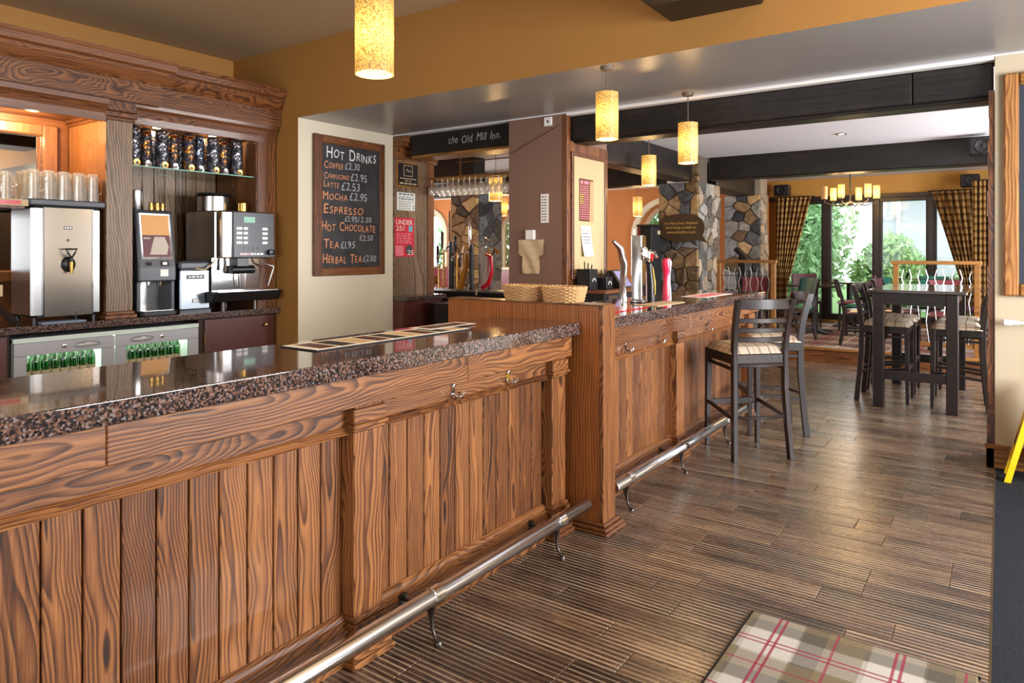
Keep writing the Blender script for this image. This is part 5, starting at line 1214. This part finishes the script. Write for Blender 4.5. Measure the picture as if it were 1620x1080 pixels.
pp.grid(crumple, 12, 14); pp.grid(lambda u, v: (lambda p: (p[0], p[1] + 0.003, p[2]))(crumple(1 - u, v)), 12, 14); tag(pp.build('paper_bag', M['parch'], smooth=True), 'crumpled brown paper taped to the mocha pillar above the baskets', 'paper')
nb = thing('notice_board', (-3.40, 6.14, 1.22), 'cream notice board with wooden frame on the side of the mocha pillar', 'notice board')
m = MB(); m.box(-3.41, -3.385, 5.80, 5.84, 1.19, 2.42); m.box(-3.41, -3.385, 6.47, 6.515, 1.19, 2.42); m.box(-3.41, -3.385, 5.84, 6.47, 2.38, 2.42); m.box(-3.41, -3.385, 5.84, 6.47, 1.19, 1.23); m.build('frame', M['oakbZ'], nb, bev=0.005); box('face', plain('cream_board', srgb(184, 164, 124), 0.8), -3.41, -3.398, 5.84, 6.47, 1.23, 2.38, nb)
pm = thing('menu_poster', (-3.395, 6.09, 1.756), 'maroon printed menu poster on the cream notice board', 'poster'); box('sheet', M['maroon'], -3.3975, -3.395, 5.95, 6.235, 1.757, 2.175, pm)
m = MB()
for k in range(16): printed(m, (-3.3945, 5.965, 2.10 - k * 0.0215), (0, 1, 0), (0, 0, 1), 0.07, 0.009, 2, 1 if 3 < k < 9 else 0); printed(m, (-3.3945, 6.045, 2.10 - k * 0.0215), (0, 1, 0), (0, 0, 1), 0.09, 0.009, 2)
printed(m, (-3.3945, 5.97, 2.125), (0, 1, 0), (0, 0, 1), 0.17, 0.03, 2); m.add([(-3.3945, 6.235, 2.16), (-3.3945, 6.165, 2.16), (-3.3945, 6.15, 1.76), (-3.3945, 6.235, 1.76)], [(3, 2, 1, 0)], 2); m.build('print', [M['pinkp'], M['goldp'], plain('poster_orange', srgb(226, 140, 100), 0.7)], pm)
pn2 = thing('paper_note', (-3.39, 6.08, 1.41), 'curling white paper note pinned under the menu poster', 'notice')
m = MB(); m.grid(lambda u, v: (-3.394 + 0.03 * (1 - v) ** 2, 5.976 + u * 0.2 + 0.02 * (1 - v), 1.41 + v * 0.3), 3, 8); m.build('sheet', M['paper'], pn2, smooth=True); m = MB()
for k in range(5): printed(m, (-3.3925 + 0.004 * k, 6.0 + 0.003 * k, 1.66 - k * 0.03), (0, 1, 0), (0, 0, 1), 0.14, 0.008, 4)
m.build('print', M['greypl'], pn2)
# speech bubble sign on the stone pillar
bs = thing('bubble_sign', (-3.65, 9.2, 1.59), 'dark brown speech-bubble sign with gold lettering on the stone pillar', 'sign')
poly = [(-3.63 + 0.325 * math.copysign(abs(math.cos(q)) ** 0.85, math.cos(q)), 1.785 + 0.195 * math.copysign(abs(math.sin(q)) ** 0.85, math.sin(q))) for q in [2 * PI * i / 40 for i in range(40)]]
poly = poly[:35] + [(-3.27, 1.575)] + poly[37:]
m = MB(); m.prism(poly, 'Y', 9.17, 9.195); m.build('board', M['bubble'], bs); m = MB()
lettering(m, 'Live Music Every Weekend', (-3.87, 9.167, 1.825), (1, 0, 0), (0, 0, 1), 0.47, 0.042); lettering(m, 'Band listings available on', (-3.85, 9.167, 1.765), (1, 0, 0), (0, 0, 1), 0.43, 0.042); lettering(m, 'www.oldmillinn.co.uk', (-3.84, 9.167, 1.71), (1, 0, 0), (0, 0, 1), 0.41, 0.036); m.build('lettering', M['goldp'], bs)
tl = thing('till_screen', (-3.2, 10.9, 0.2), 'small dark tilted screen beside the stone pillar', 'screen'); m = MB(); m.prism([(-3.38, 1.48), (-3.18, 1.30), (-3.15, 1.33), (-3.34, 1.53)], 'Y', 10.62, 10.8); m.build('screen_body', M['blackpl'], tl, bev=0.006); box('stand', M['blackpl'], -3.32, -3.22, 10.68, 10.74, 0.2, 1.40, tl)

# ------------------------------------------------------------------ servery seen through the left opening
sv = thing('servery_counter', (-5.0, 6.9, 0), 'black servery counter seen through the opening, behind the divider', 'counter')
box('body', M['black'], -6.9, -4.12, 6.75, 7.3, 0, 0.93, sv); box('top', M['blackpl'], -6.95, -4.1, 6.7, 7.35, 0.93, 0.965, sv, bev=0.006); box('drip_shelf', M['steel'], -5.6, -4.2, 6.72, 6.95, 0.965, 0.985, sv)
m = MB()
for k in range(3): m.box(-5.4 + k * 0.4, -5.22 + k * 0.4, 6.695, 6.70, 0.78, 0.88)
m.build('labels', M['greypl'], sv)
def tall_tap(x, h, mat, label, body='blackpl', r=0.03, hh=0.3, grip='blackpl'):
    t = thing('beer_tap', (x, 6.85, 0.985), label, 'beer tap')
    m = MB(); m.lathe([(r * 1.3, 0), (r, 0.03), (r, h * 0.6), (r * 0.9, h)], (x, 6.85, 0.985), 14); m.build('column', M[body], t, smooth=True)
    m = MB(); m.tube([(x, 6.83, 0.985 + h * 0.9), (x + 0.02, 6.74, 0.985 + h * 0.88), (x + 0.02, 6.72, 0.985 + h * 0.78)], 0.012, 8); m.build('spout', M['chrome'], t, smooth=True)
    m = MB(); m.lathe([(0.008, 0), (0.012, 0.03), (0.02, hh * 0.5), (0.017, hh * 0.9), (0.006, hh)], (x, 6.82, 0.985 + h), 12); m.build('handle', M[grip], t, smooth=True)
tall_tap(-6.163, 0.3, 'x', 'short brass tap with black handle, furthest left in the servery', 'brass', 0.014, 0.26)
tall_tap(-5.988, 0.3, 'x', 'short brass tap with black handle, second from the left in the servery', 'brass', 0.014, 0.26)
tall_tap(-5.913, 0.5, 'x', 'black beer tap with black handle beside the tall golden one', 'brass', 0.014, 0.24)
tall_tap(-5.785, 0.6, 'x', 'tall black beer tap with long golden handle in the servery', 'blackpl', 0.034, 0.40, 'golden')
tall_tap(-5.691, 0.46, 'x', 'black beer tap right of the golden-handled one', 'brass', 0.018, 0.22)
t = thing('beer_tap', (-5.577, 6.85, 0.985), 'curved amber beer tap in the middle of the servery', 'beer tap'); ax_ = -5.577
m = MB(); m.tube([(ax_ - 0.05, 6.84, 0.985), (ax_ - 0.01, 6.84, 1.12), (ax_ + 0.025, 6.84, 1.26), (ax_ + 0.025, 6.84, 1.4), (ax_ + 0.04, 6.84, 1.52)], [0.034, 0.036, 0.036, 0.038, 0.03], 14); m.build('body', M['amber'], t, smooth=True); m = MB(); m.tube([(ax_, 6.82, 1.43), (ax_, 6.74, 1.43), (ax_, 6.73, 1.38)], 0.011, 8); m.build('spout', M['chrome'], t, smooth=True)
tall_tap(-5.455, 0.56, 'x', 'black beer tap with chrome handle right of the amber one', 'blackpl', 0.032, 0.3, 'chrome')
t = thing('beer_tap', (-5.197, 6.85, 0.985), 'square chrome beer font at the right of the servery', 'beer tap'); bx_ = -5.197
m = MB(); m.box(bx_ - 0.08, bx_ + 0.04, 6.80, 6.86, 0.985, 1.52); m.build('column', M['chrome'], t, bev=0.008); m = MB(); m.tube([(bx_ - 0.02, 6.8, 1.54), (bx_ + 0.02, 6.78, 1.62), (bx_ + 0.08, 6.78, 1.58)], 0.016, 10); m.build('tap', M['steel'], t, smooth=True)
t = thing('beer_tap', (-5.043, 6.8, 0.985), 'glossy red curved tap at the right end of the servery', 'beer tap'); rx_ = -5.043
m = MB(); m.tube([(rx_ - 0.14, 6.72, 1.02), (rx_ - 0.05, 6.72, 1.08), (rx_, 6.72, 1.22), (rx_ - 0.01, 6.72, 1.4), (rx_ - 0.1, 6.72, 1.43)], [0.03, 0.03, 0.024, 0.024, 0.012], 12); m.build('body', M['redgl'], t, smooth=True); m = MB(); m.tube([(rx_, 6.72, 1.41), (rx_ + 0.05, 6.72, 1.5), (rx_ + 0.1, 6.72, 1.44)], [0.014, 0.02, 0.03], 10); m.build('lever', M['golden'], t, smooth=True); m = MB(); m.tube([(rx_ - 0.14, 6.71, 1.02), (rx_ - 0.2, 6.69, 0.99), (rx_ - 0.21, 6.68, 0.93)], 0.012, 8); m.build('hose', M['parch'], t, smooth=True)
t = thing('round_tin', (-4.929, 7.12, 0.965), 'dark red drum standing at the right end of the servery', 'drum'); m = MB(); m.lathe([(0.09, 0), (0.1, 0.02), (0.1, 0.42), (0.09, 0.44)], (-4.873, 7.12, 0.965), 20); m.build('drum', M['burg'], t, smooth=True)
for k, x in enumerate((-6.108, -5.934)):
    t = thing('pump_badge', (x, 6.72, 1.0), ('round brass pump clip under the furthest left tap', 'round brass pump clip under the second tap from the left')[k], 'badge'); m = MB(); m.lathe([(0.0, -0.012), (0.05, -0.01), (0.06, 0), (0.05, 0.01)], (x, 6.70, 1.10), 18, ax='Y', caps=False); m.build('clip', M['brass'] if k else M['blackpl'], t, smooth=True); m = MB(); m.tube([(x, 6.72, 1.06), (x, 6.74, 0.985)], 0.008, 6); m.build('stem', M['brass'], t)
bn = thing('waste_bin', (-5.35, 6.1, 0), 'black plastic bin beside the short granite shelf', 'bin'); m = MB(); m.lathe([(0.15, 0), (0.18, 0.85), (0.19, 0.87)], (-5.28, 6.15, 0), 20); m.build('body', M['blackpl'], bn, smooth=True)

# hanging wine glasses
gr = thing('glass_rack', (-5.0, 6.35, 2.3), 'brass hanging rack for wine glasses in the opening', 'rack'); m = MB()
for y in (6.25, 6.33, 6.41, 6.49): m.tube([(-5.64, y, 2.32), (-4.0, y, 2.32)], 0.005, 8)
m.build('rods', M['brass'], gr, smooth=True); box('front_bar', M['golden'], -5.64, -4.0, 6.222, 6.234, 2.322, 2.334, gr)
m = MB()
for x in (-5.25, -4.1): m.bar((x, 6.37, 2.34), (x, 6.37, ZC2), 0.02, 0.02)
m.tube([(-5.25, 6.3, 2.5), (-4.0, 6.3, 2.5)], 0.008, 6); m.build('hangers', M['oakbZ'], gr)
def wineglass():
    t = thing('wine_glass', (0, 0, 0), '', 'glass'); m = MB()
    m.lathe([(0.0, 0.0), (0.034, -0.002), (0.034, -0.004), (0.006, -0.008), (0.004, -0.02), (0.004, -0.085), (0.01, -0.095), (0.03, -0.112), (0.038, -0.14), (0.036, -0.175), (0.031, -0.205)], (0, 0, 0), 14, caps=False); m.build('bowl', M['glass'], t, smooth=True, origin=(0, 0, 0)); return t
wg = wineglass(); used = False
for j, y in enumerate((6.29, 6.45)):
    for k in range(19):
        x = -5.62 + k * 0.084 + 0.03 * j
        place(wg, used, (x, y, 2.335), 0, 'upside-down wine glass hanging in the %s row of the brass rack' % ('front', 'rear')[j], 'wine glasses in the %s row of the rack' % ('front', 'rear')[j]); used = True
# armchair back seen behind the far bar
t = thing('leather_chair', (-4.6, 8.2, 0), 'pinkish leather chair back seen between the notice board and the till', 'chair'); m = MB(); m.box(-4.9, -4.45, 8.1, 8.2, 0.55, 1.22); m.build('back', plain('dusty_red_leather', srgb(150, 70, 66), 0.4), t, bev=0.04, seg=3); m = MB(); m.box(-4.9, -4.45, 8.2, 8.6, 0.42, 0.55); m.build('seat', M['burg'], t, bev=0.03)
for x in (-4.87, -4.48):
    for y in (8.14, 8.56): box('leg', M['dkwZ'], x - 0.02, x + 0.02, y - 0.02, y + 0.02, 0, 0.46, t)
t = thing('ale_pump', (-3.1, 6.5, 1.09), 'slim ale pump with white handle beside the notice board', 'beer tap'); m = MB(); m.lathe([(0.03, 0), (0.022, 0.1), (0.022, 0.34)], (-3.09, 6.53, 1.09), 12); m.build('base', M['blackpl'], t, smooth=True); m = MB(); m.lathe([(0.01, 0), (0.017, 0.08), (0.015, 0.24), (0.006, 0.26)], (-3.09, 6.53, 1.43), 12); m.build('handle', M['whitepl'], t, smooth=True)

# ------------------------------------------------------------------ floor coverings, curtains, small things at the right
g = G('charcoal_entrance_carpet'); f = g.noise(g.pos(), 220, 4, 0.8); g.bump(f, 0.9, 0.006)
M['dcarpet'] = g.set(g.ramp(f, [(0.35, srgb(18, 20, 24)), (0.6, srgb(52, 56, 64)), (0.75, srgb(92, 96, 104))]), 0.95, 0, 0.1)
m = MB(); m.prism([(-0.052, 5.70), (-0.012, -2.5), (2.6, -2.5), (2.6, 5.70)], 'Z', -0.006, 0.004); tag(m.build('entrance_carpet', M['dcarpet']), 'charcoal entrance carpet along the right edge of the floor', 'carpet')
MG, MR = srgb(112, 104, 98), srgb(150, 44, 74)
M['rug'] = tartan('tartan_doormat_pile', srgb(132, 124, 106), [
    (0, 0.40, 0.02, 0.44, srgb(214, 210, 202), 0.5), (1, 0.36, 0.02, 0.46, srgb(214, 210, 202), 0.5),
    (0, 0.40, 0.46, 0.66, srgb(88, 82, 74), 0.6), (1, 0.36, 0.48, 0.68, srgb(88, 82, 74), 0.6), (0, 0.40, 0.66, 0.98, srgb(128, 112, 84), 0.5), (1, 0.36, 0.68, 0.98, srgb(128, 112, 84), 0.5),
    (0, 0.40, 0.20, 0.225, MR, 0.85), (0, 0.40, 0.26, 0.285, MR, 0.85), (1, 0.36, 0.20, 0.225, MR, 0.85), (1, 0.36, 0.27, 0.295, MR, 0.85), (0, 0.40, 0.72, 0.745, MR, 0.7), (1, 0.36, 0.80, 0.825, MR, 0.7)], 'pos', fuzz=0.2)
rg = thing('door_mat', (-0.43, 2.0, 0), 'grey and red tartan door mat in the foreground', 'mat')
box('pile', M['rug'], -0.826, -0.075, 1.1, 2.852, 0.0, 0.011, rg, bev=0.003); m = MB()
m.box(-0.834, -0.826, 1.1, 2.86, 0, 0.008); m.box(-0.834, -0.067, 2.852, 2.86, 0, 0.008); m.build('border', M['black'], rg)

CUR = [(0, 0.11, 0.0, 0.35, srgb(96, 68, 42), 0.75), (0, 0.11, 0.55, 0.63, srgb(206, 176, 120), 0.7), (1, 0.11, 0.0, 0.35, srgb(96, 68, 42), 0.75), (1, 0.11, 0.55, 0.63, srgb(206, 176, 120), 0.7)]
M['curtain'] = tartan('tartan_curtain_cloth', srgb(190, 152, 98), CUR, axes=(0, 2), fuzz=0.1)
def curtain(name, label, y, zt, zb, left, right, n=9, depth=0.05):
    t = thing(name, ((left(0) + right(0)) / 2, y, zb), label, 'curtain'); m = MB(); nu, nv = n * 8, 14
    def fn(u, v, o=0.0):
        z = zt + (zb - zt) * v; a, b = left(v), right(v); return (a + (b - a) * u, y + depth * math.sin(u * n * 2 * PI) + o, z)
    m.grid(lambda u, v: fn(u, v), nu, nv); m.grid(lambda u, v: fn(1 - u, v, 0.004), nu, nv); m.build('cloth', M['curtain'], t, smooth=True)
    m = MB(); m.tube([(left(0) - 0.05, y, zt + 0.01), (right(0) + 0.05, y, zt + 0.01)], 0.012, 8); m.build('pole', M['dkwX'], t, smooth=True)
curtain('curtain', 'brown tartan curtain drawn back at the left side of the window', 13.30, 2.44, 0.22, lambda v: -3.45, lambda v: -2.83 - 0.42 * min(1, v * 1.35), 8)
curtain('curtain', 'brown tartan curtain drawn back at the right side of the window', 13.30, 2.44, 0.22, lambda v: -0.98 + 0.40 * min(1, v * 1.5), lambda v: -0.30, 8)
curtain('curtain', 'narrow brown tartan curtain at the far right, beside the partition post', 12.6, 2.52, 0.22, lambda v: -0.40, lambda v: -0.18, 4, 0.04)

wfs = thing('wet_floor_sign', (0.16, 5.5, 0), 'yellow folding floor sign standing on the dark carpet at the right edge', 'floor sign')
for k, (xb, y0, y1) in enumerate(((-0.005, 5.38, 5.66), (0.30, 5.38, 5.66))):
    xt = 0.15 if k == 0 else 0.17; m = MB(); th = 0.035 if k == 0 else -0.035
    for a, b in ((y0, y0 + 0.06), (y1 - 0.06, y1)): m.add([(xb, a, 0.004), (xb, b, 0.004), (xb + (xt - xb) * 0.2, b, 0.13), (xb + (xt - xb) * 0.2, a, 0.13)] + [(p + th, q, r_) for p, q, r_ in [(xb, a, 0.004), (xb, b, 0.004), (xb + (xt - xb) * 0.2, b, 0.13), (xb + (xt - xb) * 0.2, a, 0.13)]], [(0, 1, 2, 3), (7, 6, 5, 4), (0, 4, 5, 1), (1, 5, 6, 2), (2, 6, 7, 3), (3, 7, 4, 0)])
    z0, z1 = 0.13, 0.62; f0, f1 = 0.2, 1.0
    q = [(xb + (xt - xb) * f0, y0, z0), (xb + (xt - xb) * f0, y1, z0), (xt, y1 - 0.03, z1), (xt, y0 + 0.03, z1)]
    m.add(q + [(p + th, a, b) for p, a, b in q], [(0, 1, 2, 3), (7, 6, 5, 4), (0, 4, 5, 1), (1, 5, 6, 2), (2, 6, 7, 3), (3, 7, 4, 0)]); pn_ = m.build('panel', M['yellow'], wfs)
    if k == 0:
        m = MB(); m.add([(xb + (xt - xb) * (z / 0.62) - 0.002, y, z) for y, z in ((5.46, 0.22), (5.60, 0.22), (5.53, 0.36))], [(0, 2, 1)]); m.build('warning_mark', M['black'], pn_)
rv = thing('radiator', (0.5, 5.68, 0.2), 'white radiator on the partition with its thermostatic valve at the left', 'radiator'); m = MB(); m.lathe([(0.016, 0), (0.022, 0.006), (0.022, 0.045), (0.017, 0.05), (0.017, 0.085), (0.011, 0.09), (0.011, 0.12)], (-0.012, 5.68, 0.985), 16, ax='X'); m.build('valve', M['whitepl'], rv, smooth=True)
m = MB(); m.tube([(0.1, 5.68, 0.985), (0.3, 5.68, 0.985)], 0.009, 10); m.build('pipe', M['chrome'], rv, smooth=True); m = MB()
for k in range(10): m.box(0.26 + k * 0.07, 0.32 + k * 0.07, 5.655, 5.70, 0.3, 1.02)
m.box(0.26, 0.96, 5.665, 5.69, 0.32, 1.0); m.build('panel', M['whitepl'], rv, bev=0.01)

# ------------------------------------------------------------------ outside
gr_ = struct(box('ground_outside', plain('lawn', srgb(96, 130, 60), 0.9, var=0.3), -16, 8, 12.96, 40, -0.2, -0.1))
def leaf_mat(name, a, b):
    g = G(name); c = g.mix(g.noise(g.pos(), 9, 3), a, b); g.set(c, 0.6, 0, 0.3); return g.m
LEAF = [leaf_mat('hedge_leaves', srgb(96, 148, 96), srgb(170, 206, 150)), leaf_mat('shrub_leaves', srgb(112, 160, 100), srgb(190, 216, 150)), leaf_mat('olive_leaves', srgb(124, 158, 110), srgb(200, 216, 174))]
def bush(name, label, cx, cy, cz, rx, ry, rz, n, mat, seed, cat='shrub', size=0.09, trunk=True):
    t = thing(name, (cx, cy, 0), label, cat); r = random.Random(seed); m = MB()
    for _ in range(n):
        th = r.uniform(0, 2 * PI); ph = math.acos(r.uniform(-1, 1)); k = r.uniform(0.45, 1.0) ** 0.5; k *= 0.82 + 0.18 * math.sin(th * 3 + seed) * math.sin(ph * 4)
        p = Vector((cx + rx * k * math.sin(ph) * math.cos(th), cy + ry * k * math.sin(ph) * math.sin(th), cz + rz * k * math.cos(ph)))
        if p.z < 0.0: continue
        d = Vector((r.gauss(0, 1), r.gauss(0, 1), r.gauss(0, 1))).normalized(); e = d.orthogonal().normalized(); s_ = size * r.uniform(0.6, 1.3); q = e.cross(d)
        m.add([p - d * s_, p + e * s_ * 0.4 + q * 0.01, p + d * s_, p - e * s_ * 0.4 + q * 0.01], [(0, 1, 2, 3)])
    tag(m.build('foliage', mat, t), kind='stuff')
    if trunk:
        m = MB()
        for k in range(4): m.tube([(cx + 0.05 * k, cy, -0.12), (cx + 0.1 * (k - 1.5), cy, cz * 0.6), (cx + rx * 0.35 * (k - 1.5), cy + 0.1 * (k % 2), cz + rz * 0.4)], [0.05, 0.035, 0.015], 6)
        m.build('stems', M['dkwZ'], t, smooth=True)
bush('garden_shrub', 'large green shrub outside the left window panes', -3.95, 15.6, 1.5, 1.35, 1.0, 1.7, 3600, LEAF[0], 5)
bush('garden_shrub', 'dense shrub outside the middle of the window', -1.95, 16.2, 0.85, 0.85, 0.7, 1.1, 2600, LEAF[1], 6)
bush('garden_shrub', 'loose low shrub outside the right-hand window pane', -0.45, 15.8, 0.55, 0.62, 0.5, 0.85, 1300, LEAF[2], 7)
bush('garden_hedge', 'tall pale hedge at the end of the garden, left of the white house', -5.0, 19.0, 1.6, 2.3, 0.8, 2.3, 4200, LEAF[2], 12, 'hedge', 0.13)
bush('overhanging_branch', 'leafy branch hanging in front of the white house', -1.4, 16.6, 2.75, 0.7, 0.3, 0.22, 260, LEAF[1], 8, 'branch', 0.13, False)
m = MB(); m.tube([(-0.9, 16.5, 2.78), (-1.5, 16.7, 2.82), (-2.6, 17.6, 2.85), (-3.9, 18.7, 2.6), (-4.6, 19.0, 1.2)], [0.012, 0.02, 0.03, 0.04, 0.05], 8); m.build('bough', M['dkwX'], bpy.data.objects['overhanging_branch'], smooth=True)
bush('garden_hedge', 'green hedge outside the left arched windows', -10.6, 14.6, 1.4, 2.6, 0.8, 1.8, 4200, LEAF[0], 9, 'hedge', 0.11)
bush('garden_hedge', 'green hedge outside the arched window behind the tall cabinet', -5.9, 14.6, 1.3, 1.4, 0.7, 1.7, 2600, LEAF[0], 10, 'hedge', 0.11)
hs = thing('white_house', (0.5, 22, 0), 'white rendered house across the garden', 'house')
box('wall', plain('white_render', srgb(196, 196, 204), 0.9, var=0.05), -2.9, 6, 21, 26, -0.1, 3.2, hs); m = MB(); m.prism([(-3.2, 3.15), (6.3, 3.15), (6.3, 3.35), (-3.2, 3.35)], 'Y', 20.6, 20.75); m.build('gutter', M['greypl'], hs)
m = MB(); m.add([(-3.2, 20.6, 3.3), (6.3, 20.6, 3.3), (6.3, 23.5, 5.0), (-3.2, 23.5, 5.0)], [(0, 1, 2, 3)]); m.build('roof', plain('slate_roof', srgb(120, 122, 130), 0.8), hs)
w_ = box('window', M['golden'], -0.55, 0.65, 20.94, 21.0, 1.25, 2.9, hs); box('pane', M['teal'], -0.42, 0.52, 20.92, 20.94, 1.4, 2.78, w_); box('sill', M['greypl'], -0.85, 0.75, 20.85, 21.0, 1.15, 1.22, hs)
m = MB(); m.tube([(-2.3, 20.93, -0.1), (-2.3, 20.93, 3.2)], 0.05, 8); m.build('downpipe', M['whitepl'], hs, smooth=True)
